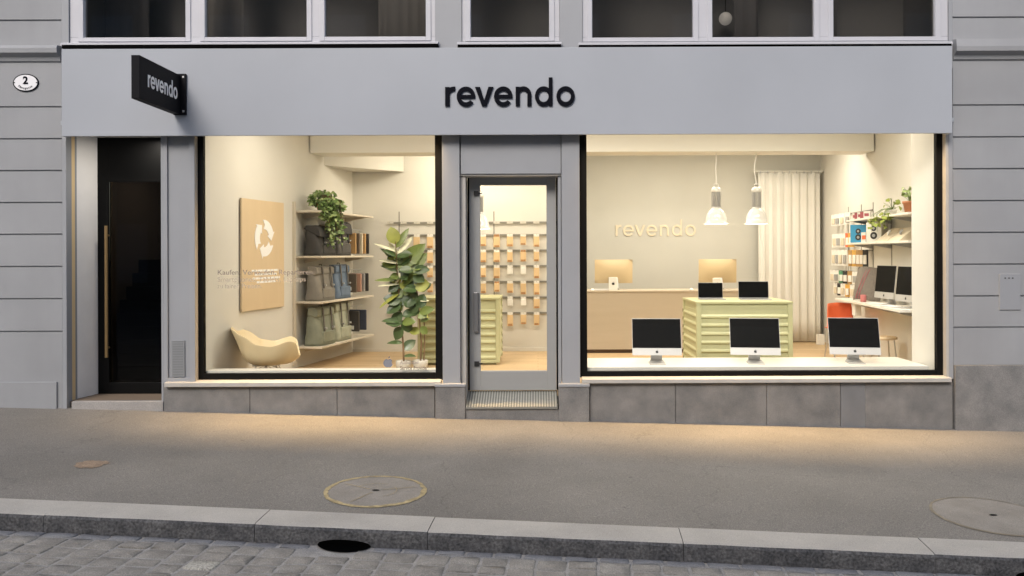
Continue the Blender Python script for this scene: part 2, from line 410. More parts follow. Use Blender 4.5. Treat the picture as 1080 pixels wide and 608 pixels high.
# ================================================================== GROUND
def ground():
    # pavement: one sheet from the house line to the kerb
    mb = MB(); n = 60
    xs = [-26 + 52 * i / n for i in range(n + 1)]
    rows = []
    for k in range(9):
        t = k / 8
        rows.append([(x, 0.4 + t * (kerb_y(x) - 0.4), gz(x, 0.4 + t * (kerb_y(x) - 0.4))) for x in xs])
    vs = [p for r in rows for p in r]; w = n + 1
    mb.add(vs, [(j * w + i, j * w + i + 1, (j + 1) * w + i + 1, (j + 1) * w + i) for j in range(8) for i in range(n)])
    struct(mb, 'pavement', M['asphalt'])
    # kerb: stones with joints, pale worn top and rough dark face
    mb = MB(); kw, kh = 0.285, 0.10
    def kp(s, u, dz):            # s = x along, u = out from back edge
        x = s - 0.0572 * u; y = kerb_y(s) - u
        return (x, y, gz(x, y) + dz)
    joints = [-3.21, -1.81, -0.69, 0.92, 2.45]
    while joints[0] > -24: joints.insert(0, joints[0] - random.uniform(1.3, 1.6))
    while joints[-1] < 24: joints.append(joints[-1] + random.uniform(1.3, 1.6))
    for a, b in zip(joints, joints[1:]):
        a += 0.002; b -= 0.002; dz = random.uniform(-0.002, 0.002)
        m = 7
        ss = [a + (b - a) * i / m for i in range(m + 1)]
        prof = [(0.006, -0.06), (0.006, 0.004), (0.012, 0.008), (kw - 0.028, 0.006), (kw - 0.010, 0.0), (kw, -0.016), (kw + 0.006, -0.17)]
        base = len(mb.v)
        vs = []
        for s in ss:
            jt = random.uniform(-0.004, 0.004)
            for q, (u, z) in enumerate(prof): vs.append(kp(s, u + (jt if q >= 4 else 0), z + dz + (random.uniform(-0.002, 0.002) if q == 5 else 0)))
        P = len(prof)
        top, face = [], []
        for i in range(m):
            for q in range(P - 1):
                f = (i * P + q, (i + 1) * P + q, (i + 1) * P + q + 1, i * P + q + 1)
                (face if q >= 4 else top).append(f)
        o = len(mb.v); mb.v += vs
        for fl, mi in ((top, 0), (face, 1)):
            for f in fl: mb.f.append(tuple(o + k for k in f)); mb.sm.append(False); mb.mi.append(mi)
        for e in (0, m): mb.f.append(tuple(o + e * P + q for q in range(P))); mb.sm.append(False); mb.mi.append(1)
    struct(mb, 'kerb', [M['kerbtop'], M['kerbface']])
    # road bed under the setts
    def rz(x, y):
        yk = kerb_y(x) - kw
        return gz(x, yk) - kh - 0.012 + 0.012 * max(0, min(3, yk - y))
    mb = MB(); rows = []
    for k in range(15):
        t = k / 14
        rows.append([(x, kerb_y(x) - 0.25 + t * (-14.6 - kerb_y(x) + 0.25), 0) for x in xs])
    vs = [(x, y, rz(x, y)) for r in rows for (x, y, _) in r]
    mb.add(vs, [(j * w + i, j * w + i + 1, (j + 1) * w + i + 1, (j + 1) * w + i) for j in range(14) for i in range(n)])
    struct(mb, 'road_bed', M['mortar'])
    # the setts: worn stones standing a little proud of the joints, one road surface
    mb = MB()
    def sett(x0, x1, u0, u1, mi, h=0.0065):
        # rounded pillow stone, u measured out from the kerb face
        mb.cur = mi
        tl = random.uniform(-0.0025, 0.0025); tx = random.uniform(-0.003, 0.003); ty = random.uniform(-0.003, 0.003)
        if any(abs((x0 + x1) / 2 - g) < .2 and u0 < .115 for g in (-1.24, 3.08)): return
        ins = 0.009
        def ring(k, z):
            pts = []
            cs = [(x0 + k, u0 + k), (x1 - k, u0 + k), (x1 - k, u1 - k), (x0 + k, u1 - k)]
            for (a, b), (c, d) in zip(cs, cs[1:] + cs[:1]):
                for t in (0.06, 0.5, 0.94):
                    pts.append((a + (c - a) * t + random.uniform(-.006, .006), b + (d - b) * t + random.uniform(-.006, .006)))
            out = []
            for (x, u) in pts:
                yy = kerb_y(x) - kw - u
                out.append((x - 0.0572 * u, yy, rz(x, yy) + z + tl + tx * (x - x0) / (x1 - x0) + ty * (u - u0) / (u1 - u0)))
            return out
        r0, r1, r2 = ring(0, -0.02), ring(0.004, h * 0.45), ring(ins, h)
        xc, uc = (x0 + x1) / 2, (u0 + u1) / 2; yc = kerb_y(xc) - kw - uc
        vs = r0 + r1 + r2 + [(xc - 0.0572 * uc, yc, rz(xc, yc) + h + tl + 0.003 + (tx + ty) / 2)]
        N = 12; fs = []
        for q in range(2):
            for i in range(N): fs.append((q * N + i, q * N + (i + 1) % N, (q + 1) * N + (i + 1) % N, (q + 1) * N + i))
        for i in range(N): fs.append((2 * N + i, 2 * N + (i + 1) % N, 3 * N))
        mb.add(vs, fs, True)
    x = -7.5
    while x < 7.0:                                   # gutter course along the kerb
        L = random.uniform(0.17, 0.26); sett(x, x + L - 0.014, 0.004, 0.085, 2); x += L
    x = -7.5
    while x < 7.0:
        W = random.uniform(0.155, 0.205); u = 0.10 - random.uniform(0, 0.02)
        while u < 3.0:
            L = random.uniform(0.12, 0.19)
            sett(x, x + W - 0.012, u, u + L - 0.013, 1 if random.random() < 0.06 else 0); u += L
        x += W
    struct(mb, 'road', [M['sett'], M['sett_l'], M['gutter']])
    # far pavement across the street
    mb = MB()
    mb.box(-26, 26, -17.4, -14.55, -1.2, -0.02)
    struct(mb, 'far_pavement', M['asphalt'])
    return rz, kw
rz_road, KW = ground()

mb = MB(); N = 30; cx_, cy_ = X(97, -1.9), -1.93
vs = [(cx_ + .13 * math.cos(2 * PI * i / N) * random.uniform(.75, 1.15), cy_ + .12 * math.sin(2 * PI * i / N) * random.uniform(.7, 1.15), 0) for i in range(N)]
mb.add([(x, y, gz(x, y) + .004) for x, y, _ in vs], [tuple(range(N))])
struct(mb, 'pavement_patch', mat('rusty_pavement_stain', (.24, .175, .12), .85, var=.25, vscale=20, grain=.3, gscale=130))
def manhole(cx, cy, ra, label, pale):
    t = thing('manhole_cover', label, 'manhole cover', (cx, cy, gz(cx, cy)), group='manhole covers in the pavement')
    def P(x, y, dz): return (cx + x, cy + y, gz(cx + x, cy + y) + dz)
    N = 64
    mb = MB()
    rin = ra - (0.034 if pale else 0.02)
    ro = [ra + random.uniform(-.004, .004) for _ in range(N)]; ri = [rin + random.uniform(-.006, .006) * (1.6 if pale else 0.5) for _ in range(N)]
    vs = [P(ro[i] * math.cos(2 * PI * i / N), ro[i] * math.sin(2 * PI * i / N), 0.004) for i in range(N)] + \
         [P(ri[i] * math.cos(2 * PI * i / N), ri[i] * math.sin(2 * PI * i / N), 0.006) for i in range(N)]
    mb.add(vs, [(i, (i + 1) % N, N + (i + 1) % N, N + i) for i in range(N)])
    mb.build('rim', M['brassring'] if pale else M['rim_dark'], t)
    mb = MB()
    vs = [P(rin * 1.01 * math.cos(2 * PI * i / N), rin * 1.01 * math.sin(2 * PI * i / N), 0.0035) for i in range(N)] + [P(0, 0, 0.0035)]
    mb.add(vs, [(i, (i + 1) % N, N) for i in range(N)])
    mb.build('cover_plate', M['cover'], t)
    mb = MB()
    vs = [P(0.028 * math.cos(2 * PI * i / 12), 0.013 * math.sin(2 * PI * i / 12), 0.0085) for i in range(12)]
    mb.add(vs, [tuple(range(12))]); mb.build('lifting_hole', M['hole'], t)
    if pale:
        mb = MB()
        for (r0, a0, a1) in ((0.15, -60, 40), (0.16, 70, 150)):
            for k in range(9):
                aa = math.radians(a0 + (a1 - a0) * k / 9); ab = math.radians(a0 + (a1 - a0) * (k + 0.7) / 9)
                mb.add([P(r0 * math.cos(aa), r0 * math.sin(aa), 0.0075), P(r0 * math.cos(ab), r0 * math.sin(ab), 0.0075), P((r0 + .006) * math.cos(ab), (r0 + .006) * math.sin(ab), 0.0075), P((r0 + .006) * math.cos(aa), (r0 + .006) * math.sin(aa), 0.0075)], [(0, 1, 2, 3)])
        for a in (20, 150, 245):
            c, s = math.cos(math.radians(a)), math.sin(math.radians(a))
            mb.add([P(.05 * c, .05 * s, .0075), P(.3 * c, .3 * s, .0075), P(.3 * c - .006 * s, .3 * s + .006 * c, .0075), P(.05 * c - .006 * s, .05 * s + .006 * c, .0075)], [(0, 1, 2, 3)])
        mb.build('crack_line', M['brassring'], t)
M['rim_dark'] = mat('worn_dark_rim', (0.20, 0.17, 0.12), 0.7, var=0.3, vscale=12)
manhole(-1.19, -2.43, 0.372, 'round manhole cover with pale yellowish rim and cracked surface', True)
manhole(3.20, -2.66, 0.41, 'round manhole cover flush with the pavement at its right end, thin dark rim', False)

def gully(px, py, w, label):
    d = 5.36; x = (px - PX) * d / F
    y = kerb_y(x) - KW
    t = thing('storm_drain', label, 'drain', (x, y, rz_road(x, y)), group='drain openings under the kerb')
    N = 30
    def face(i, h):
        xx = x + w * (-1 + 2 * i / N); yy = kerb_y(xx) - KW - 0.008; return (xx, yy, rz_road(xx, yy) + h)
    bow = [math.sqrt(max(0, 1 - (-1 + 2 * i / N) ** 2)) for i in range(N + 1)]
    top = [face(i, .012 + .034 * bow[i]) for i in range(N + 1)]
    mid = [face(i, .010) for i in range(N + 1)]
    low = []
    for i in range(N + 1):
        xx = x + w * (-1 + 2 * i / N); yy = kerb_y(xx) - KW - 0.009 - .115 * bow[i] ** 1.3; low.append((xx, yy, rz_road(xx, yy) + .010))
    k = N + 1
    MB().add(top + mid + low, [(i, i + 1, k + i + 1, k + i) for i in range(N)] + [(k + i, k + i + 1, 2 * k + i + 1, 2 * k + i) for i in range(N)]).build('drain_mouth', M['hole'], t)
gully(361, 575, 0.172, 'black oval drain mouth under the kerb below the left manhole cover')
gully(1078, 606, 0.17, 'black drain mouth at the bottom right corner of the street')

# ================================================================== BUILDING
B = thing('shop_building', 'grey shop building with pale fascia, two large black framed windows and rusticated walls', 'building', (0, 0, 0))
# rusticated side walls: courses with horizontal grooves, extruded along the wall
def rustic(x0, x1, grooves, z0, z1, ledge):
    prof = [(0.3, z0), (0.0, z0)]
    for g in sorted(grooves):
        h = 0.009
        if ledge and g > ledge[1] and prof[-1][1] < ledge[0]:
            l0, l1 = ledge
            prof += [(0.0, l0), (-0.02, l0 + 0.015), (-0.03, l0 + 0.05), (-0.085, l0 + 0.085), (-0.09, l0 + 0.13), (-0.075, l1), (0.0, l1 + 0.01)]
        prof += [(0.0, g - h), (0.018, g - h * 0.5), (0.018, g + h * 0.5), (0.0, g + h)]
    prof += [(0.0, z1), (0.3, z1)]
    return MB().xprism(prof, x0, x1)
gl = [Z(v, 0, 30) for v in (350, 315.5, 281.5, 247.5, 214, 180.3, 146.7, 113, 21.7)] + [4.45, 4.78, 5.11, 5.44, 5.77, 6.1, 6.43]
gr = [Z(v, 0, 1040) for v in (345.5, 312.5, 279, 245.5, 212, 178.3, 144.7, 111, 18.5)] + [4.45, 4.78, 5.11, 5.44, 5.77, 6.1, 6.43]
xl, xr = X(65.5, 0), X(1005.5, 0)
rustic(-9.5, xl, gl, -0.6, 6.6, (Z(66.5, 0, 30), Z(52, 0, 30) + 0.02)).build('rusticated_wall', M['paint'], B)
rustic(xr, 9.5, gr, Z(385, 0, 1040), 6.6, (Z(64.5, 0, 1040), Z(43, 0, 1040) + 0.0)).build('rusticated_wall', M['paint'], B)
MB().box(-9.5, xl - 0.05, -0.022, 0.1, -0.6, Z(403, 0, 30)).build('plinth', M['paint'], B, bevel=0.004)
MB().box(xr + 0.002, 9.5, -0.03, 0.29, -0.6, Z(385, 0, 1040) - 0.003).build('plinth', M['granite_pale'], B, bevel=0.004)
# flush service plate in the right wall
o = MB().box(X(1054, -.01), X(1076, -.01), -0.012, 0.02, Z(327, 0, 1065), Z(289, 0, 1065)).build('service_plate', mat('service_plate_paint', (0.27, 0.28, 0.30), 0.6), B, bevel=0.003)
mb = MB()
for k in range(3):
    cx = X(1060 + 4 * k, -.012); cz = Z(293.5, 0, 1065)
    MB().box(cx - 0.006, cx + 0.006, -0.0155, -0.010, cz - 0.006, cz + 0.006).build('screw', M['dark_metal'], o)
# upper wall between / above windows
zs = Z(47.5, 0)      # top of the fascia zone
zh = zs + 0.09
def upper_window(p0, p1, panes, sill, zb, label=None):
    """p0..p1 outer frame px, panes list of px ranges"""
    y0 = 0.03
    x0, x1 = X(p0, y0), X(p1, y0)
    zt = zb + 1.75
    f = MB()
    fy0, fy1 = 0.02, 0.09
    bot = Z(39.5, y0, (p0 + p1) / 2)
    # outer rails
    f.box(x0, x1, fy0, fy1, zb, bot - 0.0)
    f.box(x0, x1, fy0, fy1, zt - 0.09, zt)
    xs = [x0] + [v for a, b in panes for v in (X(a, y0), X(b, y0))] + [x1]
    for i in range(0, len(xs), 2):
        f.box(xs[i], xs[i + 1], fy0, fy1, bot, zt - 0.09)
    w = f.build('upper_window', M['white_frame'], B, bevel=0.004)
    for (a, b) in panes:
        xa, xb = X(a, y0), X(b, y0)
        g = MB()          # raised sash bead round the pane
        t = 0.025
        g.box(xa - 0.055, xa - 0.003, fy0 - 0.012, fy0 + 0.004, bot - 0.045, zt - 0.06)
        g.box(xb + 0.003, xb + 0.055, fy0 - 0.012, fy0 + 0.004, bot - 0.045, zt - 0.06)
        g.box(xa - 0.003, xb + 0.003, fy0 - 0.012, fy0 + 0.004, bot - 0.045, bot - 0.003)
        g.build('sash', M['white_frame'], w, bevel=0.004)
        MB().box(xa - 0.02, xb + 0.02, 0.055, 0.062, bot - 0.02, zt - 0.07).build('pane', M['dglass'], w)
    s0, s1 = X(sill[0], -0.05), X(sill[1], -0.05)
    zt_ = Z(44.5, -0.06, (sill[0] + sill[1]) / 2); zb_ = Z(48.0, -0.06, (sill[0] + sill[1]) / 2)
    MB().xprism([(0.05, zb_ + 0.012), (-0.075, zb_), (-0.075, zb_ + 0.022), (-0.06, zb_ + 0.032), (0.019, zt_ + 0.014), (0.05, zt_ + 0.014)], s0, s1).build('window_sill', M['white_frame'], w)
    return w, x0, x1, zb, zt
wins = [upper_window(75, 460, [(90, 197), (218, 324.5), (344, 450)], (66, 463), Z(45.5, .03, 270)),
        upper_window(488, 591, [(497.5, 580)], (483, 593), Z(44.5, .03, 540)),
        upper_window(615, 1000, [(625.5, 731.5), (752, 859), (879.5, 986.5)], (611, 1004.5), Z(44, .03, 800))]
ub = MB()
zt = wins[0][4]
segs = [(xl + 0.0, wins[0][1]), (wins[0][2], wins[1][1]), (wins[1][2], wins[2][1]), (wins[2][2], xr)]
zwall = zs - 0.25
for a, b in segs:
    if b - a > 0.003: ub.box(a + .001, b - .001, 0.0, 0.3, zwall, 6.6)
for w, a, b, zb, zt_ in wins:
    ub.box(a, b, 0.001, 0.299, zt_ + 0.001, 6.6); ub.box(a, b, 0.012, 0.299, zwall, zb - 0.001)
ub.build('upper_wall', M['panelpaint'], B)
# dark rooms behind the upper windows, with curtains
M['room_dark'] = mat('dim_room_wall', (0.20, 0.20, 0.205), 0.9)
M['curt_dim'] = mat('brownish_curtain', (0.27, 0.26, 0.25), 0.9)
M['curt_grey'] = mat('dark_grey_curtain', (0.17, 0.165, 0.17), 0.9)
rm = MB()
rm.box(-4.9, 4.3, 1.3, 1.35, 3.45, 6.5); rm.box(-4.9, 4.3, 0.3, 1.6, 3.45, 3.50); rm.box(-4.9, 4.3, 0.3, 1.6, 6.4, 6.5)
rm.box(-4.95, -4.9, 0.3, 1.6, 3.45, 6.5); rm.box(4.3, 4.35, 0.3, 1.6, 3.45, 6.5)
rm.build('upper_room', M['room_dark'], B)
def drape(px0, px1, y, m, amp=0.006):
    x0, x1 = X(px0, y), X(px1, y)
    n = max(8, int((x1 - x0) * 40))
    MB().grid(lambda u, v: (x0 + (x1 - x0) * u, y + amp * math.sin(u * (x1 - x0) * 55) + 0.3 * amp * math.sin(u * 37), 3.55 + v * 2.4), n, 2).build('curtain', m, B, solid=0.004)
drape(112, 158, 0.9, M['curt_grey']); drape(218, 258, 0.55, M['curt_dim']); drape(400, 450, 0.6, M['curt_dim'])
drape(775, 800, 0.8, M['curt_grey']); drape(879, 884, 0.5, M['curt_grey'])

t = thing('globe_lamp', 'small pale globe lamp seen through the upper window right of centre', 'lamp', (X(766, 1.1), 1.1, Z(20, 1.1, 766)))
MB().lathe([(.075 * math.sin(PI * i / 12), -.075 * math.cos(PI * i / 12)) for i in range(13)], (X(766, 1.1), 1.1, Z(20, 1.1, 766)), 20, cap=False).build('globe', mat('opal_globe', (.75, .73, .70), .4, emit=(1, .95, .9), estr=.12), t)
MB().tube([(X(766, 1.1), 1.1, Z(20, 1.1, 766) + .07), (X(766, 1.1), 1.1, 6.4)], .006, 6).build('cord', M['dark_metal'], t)
# fascia box, hollow behind, with a return at each end and a dark joint above
fy = -0.12
fx0, fx1 = X(65.5, fy), X(1005, fy)
fz0, fz1 = Z(142.2, fy), Z(50.2, fy)
fa = MB()
fa.box(fx0, fx1, fy, fy + 0.02, fz0, fz1)
fa.box(fx0, fx0 + 0.02, fy + 0.02, 0.0, fz0, fz1); fa.box(fx1 - 0.02, fx1, fy + 0.02, 0.0, fz0, fz1)
fa.box(fx0 + .02, fx1 - .02, fy + 0.02, 0.0, fz1 - 0.02, fz1 - 0.002)
fa.box(fx0 + .02, fx1 - .02, fy + 0.02, fy + 0.045, fz0 + 0.002, fz0 + 0.022)
FA = fa.build('fascia', M['fascia'], B, bevel=0.003)
for a, b in ((66, 463), (483, 593), (611, 1004.5)):
    MB().box(X(a, -.1) + .004, X(b, -.1) - .004, -0.108, 0.011, Z(50.2, fy, (a + b) / 2) + 0.001, Z(48.0, -.06, (a + b) / 2) - .001).build('joint_strip', M['shadow_gap'], B)
# inner backing of the fascia (seals shop ceiling void)
MB().box(xl, xr, 0.16, 0.19, 2.98, 3.6).build('fascia_backing', M['wall_in'], B)
MB().box(xl, xr, -0.02, 0.16, 3.02, 3.06).build('fascia_soffit', M['fascia'], B)

# pillars
def pillar(p0, p1, zb, zt=3.02):
    MB().box(X(p0, 0), X(p1, 0), 0.0, 0.30, zb, zt).build('pillar', M['panelpaint'], B, bevel=0.004)
zsl = Z(404, 0, 190)
# left pillar: frame with recessed field and grille plate
x0, x1 = X(172, 0), X(205.5, 0)
mb = MB()
mb.box(x0, X(176.5, 0), 0.0, 0.3, zsl, 3.02); mb.box(X(199.5, 0), x1, 0.0, 0.3, zsl, 3.02)
mb.box(X(176.5, 0) , X(199.5, 0), 0.022, 0.3, zsl, 3.02); mb.box(X(176.5, 0), X(199.5, 0), 0.002, 0.022, zsl, zsl + 0.05)
mb.build('pillar', M['panelpaint'], B, bevel=0.003)
o = MB().box(X(180, 0), X(194, 0), 0.008, 0.03, Z(398, 0, 187), Z(359.5, 0, 187)).build('vent_cover', mat('vent_grey', (0.23, 0.24, 0.25), 0.5), B, bevel=0.003)
mb = MB()
for k in range(14):
    z = Z(396, 0, 187) + 0.026 * k
    mb.box(X(181.5, 0), X(192.5, 0), 0.0045, 0.0078, z, z + 0.012)
mb.build('vent_slat', mat('vent_grey2', (0.19, 0.20, 0.21), 0.5), o)
pillar(466.5, 485, Z(405.5, 0, 475)); pillar(592.5, 611.5, Z(405, 0, 600))
MB().box(X(1000.5, 0), xr - 0.002, 0.0, 0.3, Z(400, 0, 1000), 3.02).build('pillar', M['panelpaint'], B, bevel=0.003)
# lintel over the shop door
MB().box(X(486, 0) , X(592, 0), 0.022, 0.28, Z(183.3, 0, 540), 3.02).build('lintel', M['panelpaint'], B, bevel=0.003)
MB().box(X(485.2, 0), X(592.3, 0), 0.04, 0.28, Z(185.2, 0, 540), Z(183.3, 0, 540) - 0.002).build('lintel_edge', M['sill'], B)

# granite base with joints
def plinth(p0, p1, pyt, y0=0.0, m='granite', yb=0.3):
    MB().box(X(p0, y0) + 0.002, X(p1, y0) - 0.002, y0, yb, -0.6, Z(pyt, y0, (p0 + p1) / 2)).build('plinth', M[m], B, bevel=0.004)
plinth(172, 263, 408.2); plinth(263, 355, 408); plinth(355, 458, 407.5)
plinth(621, 712, 404.4); plinth(712, 808, 404.2); plinth(808, 886, 404); plinth(912, 1004.5, 403.6)
MB().box(X(886, 0.01) , X(912, 0.01), 0.004, 0.3, -0.6, Z(403.8, 0, 900)).build('plinth_hatch', mat('zinc_hatch', (0.20, 0.205, 0.215), 0.5, metal=0.3, var=0.08), B, bevel=0.003)
py0 = -0.055
def block(p0, p1, pyt):
    MB().box(X(p0, py0), X(p1, py0), py0, 0.2, -0.6, Z(pyt, py0, (p0 + p1) / 2)).build('plinth_block', M['granite'], B, bevel=0.005)
    MB().box(X(p0, py0) - 0.005, X(p1, py0) + 0.005, py0 - 0.01, 0.0, Z(pyt, py0, (p0 + p1) / 2) + 0.001, Z(pyt - 3.5, py0, (p0 + p1) / 2)).build('cap_stone', M['panelpaint'], B, bevel=0.006)
block(458.5, 490, 408.5); block(589, 621, 408.5)
# step between the blocks and ribbed tread
MB().box(X(490, -.03), X(589, -.03), -0.03, 0.3, -0.6, Z(432, -.03, 540)).build('door_step', M['granite'], B, bevel=0.005)
tr = MB()
sx0, sx1 = X(490.5, -0.03) , X(587.5, -0.03)
z_f, z_b = Z(429.5, -0.03, 540), Z(412.3, 0.42, 540)
z_b = max(z_f + 0.02, Z(412.3, 0.3, 540)); yb = 0.3
tr.hexa([(sx0, -0.045, z_f - 0.02), (sx1, -0.045, z_f - 0.02), (sx1, yb, z_b - 0.03), (sx0, yb, z_b - 0.03), (sx0, -0.045, z_f), (sx1, -0.045, z_f), (sx1, yb, z_b), (sx0, yb, z_b)])
T = tr.build('step_tread', mat('dark_groove_steel', (0.20, 0.20, 0.18), 0.6, metal=0.3), B)
rb = MB()
nr = 34
for i in range(nr):
    xa = sx0 + (sx1 - sx0) * (i + 0.2) / nr; xb = sx0 + (sx1 - sx0) * (i + 0.62) / nr
    rb.hexa([(xa, -0.043, z_f - .002), (xb, -0.043, z_f - .002), (xb, yb, z_b - .002), (xa, yb, z_b - .002), (xa, -0.043, z_f + .008), (xb, -0.043, z_f + .008), (xb, yb, z_b + .008), (xa, yb, z_b + .008)])
rb.build('tread_rib', M['steel'], T)
# door jambs beside the recess
MB().box(X(485, 0) + .0, X(485, 0) + 0.055, 0.06, 0.30, z_f - 0.05, Z(185.3, 0, 540)).build('door_jamb', M['sill'], B, bevel=0.003)
MB().box(X(592, 0) - 0.03, X(592, 0), 0.06, 0.30, z_f - 0.05, Z(185.3, 0, 540)).build('door_jamb', M['panelpaint'], B, bevel=0.003)

# shop door: aluminium frame, glass, handle
dy = 0.26
dx0, dx1 = X(495, dy), X(586.5, dy); dz0, dz1 = Z(411.8, dy, 540), Z(186.5, dy, 540)
gx0, gx1 = X(506.5, dy), X(576.5, dy); gz0, gz1 = Z(391.5, dy, 540), Z(195.5, dy, 540)
mb = MB()
mb.box(dx0, gx0, dy, dy + 0.05, dz0, dz1); mb.box(gx1, dx1, dy, dy + 0.05, dz0, dz1)
mb.box(gx0, gx1, dy, dy + 0.05, dz0, gz0); mb.box(gx0, gx1, dy, dy + 0.05, gz1, dz1)
DR = mb.build('shop_door', M['alu'], B, bevel=0.003)
MB().box(gx0 - .01, gx1 + .01, dy + 0.02, dy + 0.03, gz0 - .01, gz1 + .01).build('door_pane', M['glass'], DR)
mb = MB()
for sxx in (X(493.2, dy),): mb.box(sxx, dx0 - 0.002, dy + 0.01, dy + 0.06, dz0, dz1 + 0.02)
mb.box(dx1 + 0.002, dx1 + 0.018, dy + 0.01, dy + 0.06, dz0, dz1 + 0.02); mb.box(dx0, dx1, dy + 0.01, dy + 0.06, dz1 + 0.002, dz1 + 0.02)
mb.build('door_seal', M['shadow_gap'], DR)
MB().box(X(499.5, dy), X(504.5, dy), dy - 0.045, dy - 0.002, Z(350, dy), Z(308, dy)).build('handle', mat('door_handle_grey', (0.20, 0.20, 0.20), 0.4, metal=0.5), DR, bevel=0.008)
for py in (203.5, 383):
    MB().box(X(500, dy), X(505, dy), dy - 0.02, dy - 0.001, Z(py + 3, dy), Z(py - 2, dy)).build('hinge', M['dark_metal'], DR, bevel=0.002)
    MB().box(X(505, dy), X(508.5, dy), dy - 0.012, dy + 0.001, Z(py + 1, dy), Z(py, dy)).build('hinge_pin', M['dark_metal'], DR)

# big shop windows: black frame and glass
def shop_window(p0, p1, i0, i1, pyb, pyi, label):
    y0 = 0.075
    x0, x1 = X(p0, y0), X(p1, y0); ix0, ix1 = X(i0, y0), X(i1, y0)
    pc = (p0 + p1) / 2
    zb, zi = Z(pyb, y0, pc), Z(pyi, y0, pc); zt = 3.0
    mb = MB()
    mb.box(x0, ix0, y0, y0 + 0.06, zb, zt); mb.box(ix1, x1, y0, y0 + 0.06, zb, zt)
    mb.box(ix0, ix1, y0, y0 + 0.06, zb, zi); mb.box(ix0, ix1, y0, y0 + 0.06, zt - 0.045, zt)
    w = mb.build('shop_window', M['black_frame'], B, bevel=0.002)
    tag(w, label)
    MB().box(ix0 - 0.012, ix1 + 0.012, y0 + 0.024, y0 + 0.034, zi - 0.012, zt - 0.03).build('pane', M['glass'], w)
    return w, x0, x1, ix0, ix1, zb, zi
W1 = shop_window(207.5, 466.5, 214.5, 459, 401.5, 394, 'left shop window with armchair and plant display')
W2 = shop_window(611.5, 995.5, 619, 988, 397.8, 391.5, 'right shop window with three computers behind it')
# pale reveal strips at the outer edges, and the sills
MB().box(X(205.5, .0) + .001, W1[1] + 0.012, 0.004, 0.074, Z(402, 0, 206), 3.0).build('reveal_strip', M['sill'], B)
MB().box(W2[2] - 0.012, X(1000.5, 0) - .001, 0.004, 0.074, Z(398, 0, 998), 3.0).build('reveal_strip', M['sill'], B)
def sill(p0, p1, pyt, pyb):
    pc = (p0 + p1) / 2; y0 = -0.05
    MB().xprism([(0.072, Z(pyb, y0, pc)), (y0, Z(pyb, y0, pc)), (y0, Z(pyt, y0, pc)), (0.072, Z(pyt, y0, pc) + 0.012)], X(p0, y0), X(p1, y0)).build('shop_sill', M['sill'], B, bevel=0.003)
sill(172.5, 464, 403.6, 408)
sill(613.5, 1003.5, 399.8, 404)
MB().box(X(205, 0) , X(466.5, 0) - 0.09, 0.073, 0.3, -0.3, W1[5] - 0.002).build('window_base', M['granite'], B)
MB().box(X(611.5, 0) + .1, X(1000.5, 0), 0.073, 0.3, -0.3, W2[5] - 0.002).build('window_base', M['granite'], B)

# entrance niche at the left with the black glazed door
ny = 0.5
ex0 = X(70, 0); ex1 = X(172, 0)
zth = Z(424, 0.0, 120)
MB().box(xl - 0.0, ex0, 0.0, 0.3, -0.6, 3.02).build('pillar', M['panelpaint'], B, bevel=0.003)
MB().box(ex0 + 0.001, X(75.5, 0.10), 0.10, 0.16, zth, 3.02).build('niche_trim', M['brasslit'] if 'brasslit' in M else mat('satin_brass_trim', (0.72, 0.55, 0.31), 0.4), B)
mb = MB(); xa = X(75, 0.10); xb = X(103, ny)
mb.hexa([(xa - 0.12, 0.161, zth), (xa, 0.10 + 0.061, zth), (xb, ny, zth), (xb - 0.12, ny, zth), (xa - 0.12, 0.161, 3.02), (xa, 0.161, 3.02), (xb, ny, 3.02), (xb - 0.12, ny, 3.02)])
mb.build('niche_wall', mat('white_niche_wall', (0.80, 0.79, 0.77), 0.6, var=0.03), B)
MB().box(ex1 - 0.02, ex1 + 0.0, 0.0, ny + 0.1, -0.5, 3.02).build('niche_wall', M['panelpaint'], B)
MB().box(ex0, ex1, 0.0, ny + 0.1, 2.96, 3.02).build('niche_ceiling', M['sill'], B)
MB().box(ex0 + 0.003, ex1 - 0.02, 0.06, ny + 0.05, -0.5, zth - 0.002).build('niche_floor', mat('brown_niche_mat', (0.16, 0.12, 0.085), 0.8, grain=0.15), B)
MB().box(X(75, -.01), ex1 - 0.002, -0.012, 0.058, -0.5, zth + 0.004).build('threshold', stone_mat('threshold_stone', (0.27, 0.26, 0.25), (0.36, 0.34, 0.32), 4, 150, 0.7, 0.2, 0.2), B, bevel=0.004)
edx0, edx1 = X(103, ny), ex1 - 0.02
zd = zth + 0.0
ztr = Z(192, ny, 135)
lx0 = X(114.5, ny)
mb = MB()
mb.box(edx0, lx0, ny, ny + 0.06, zd, 2.96); mb.box(lx0, edx1, ny, ny + 0.06, ztr, 2.96); mb.box(lx0, edx1, ny, ny + 0.06, zd, zd + 0.12)
ED = mb.build('entrance_door', mat('black_door_lacquer', (0.005, 0.005, 0.005), 0.5, spec=0.1), B, bevel=0.003)
MB().box(lx0 + .001, edx1 - .001, ny + 0.02, ny + 0.03, zd + 0.121, ztr - .001).build('door_pane', M['tglass'], ED)
hx = X(112, ny - .06)
mb = MB(); mb.tube([(hx, ny - 0.06, Z(375, ny)), (hx, ny - 0.06, Z(237, ny))], 0.017, 12)
mb.tube([(hx, ny - 0.06, Z(365, ny)), (hx, ny, Z(365, ny))], 0.01, 8); mb.tube([(hx, ny - 0.06, Z(247, ny)), (hx, ny, Z(247, ny))], 0.01, 8)
mb.build('handle', M['brass'], ED)
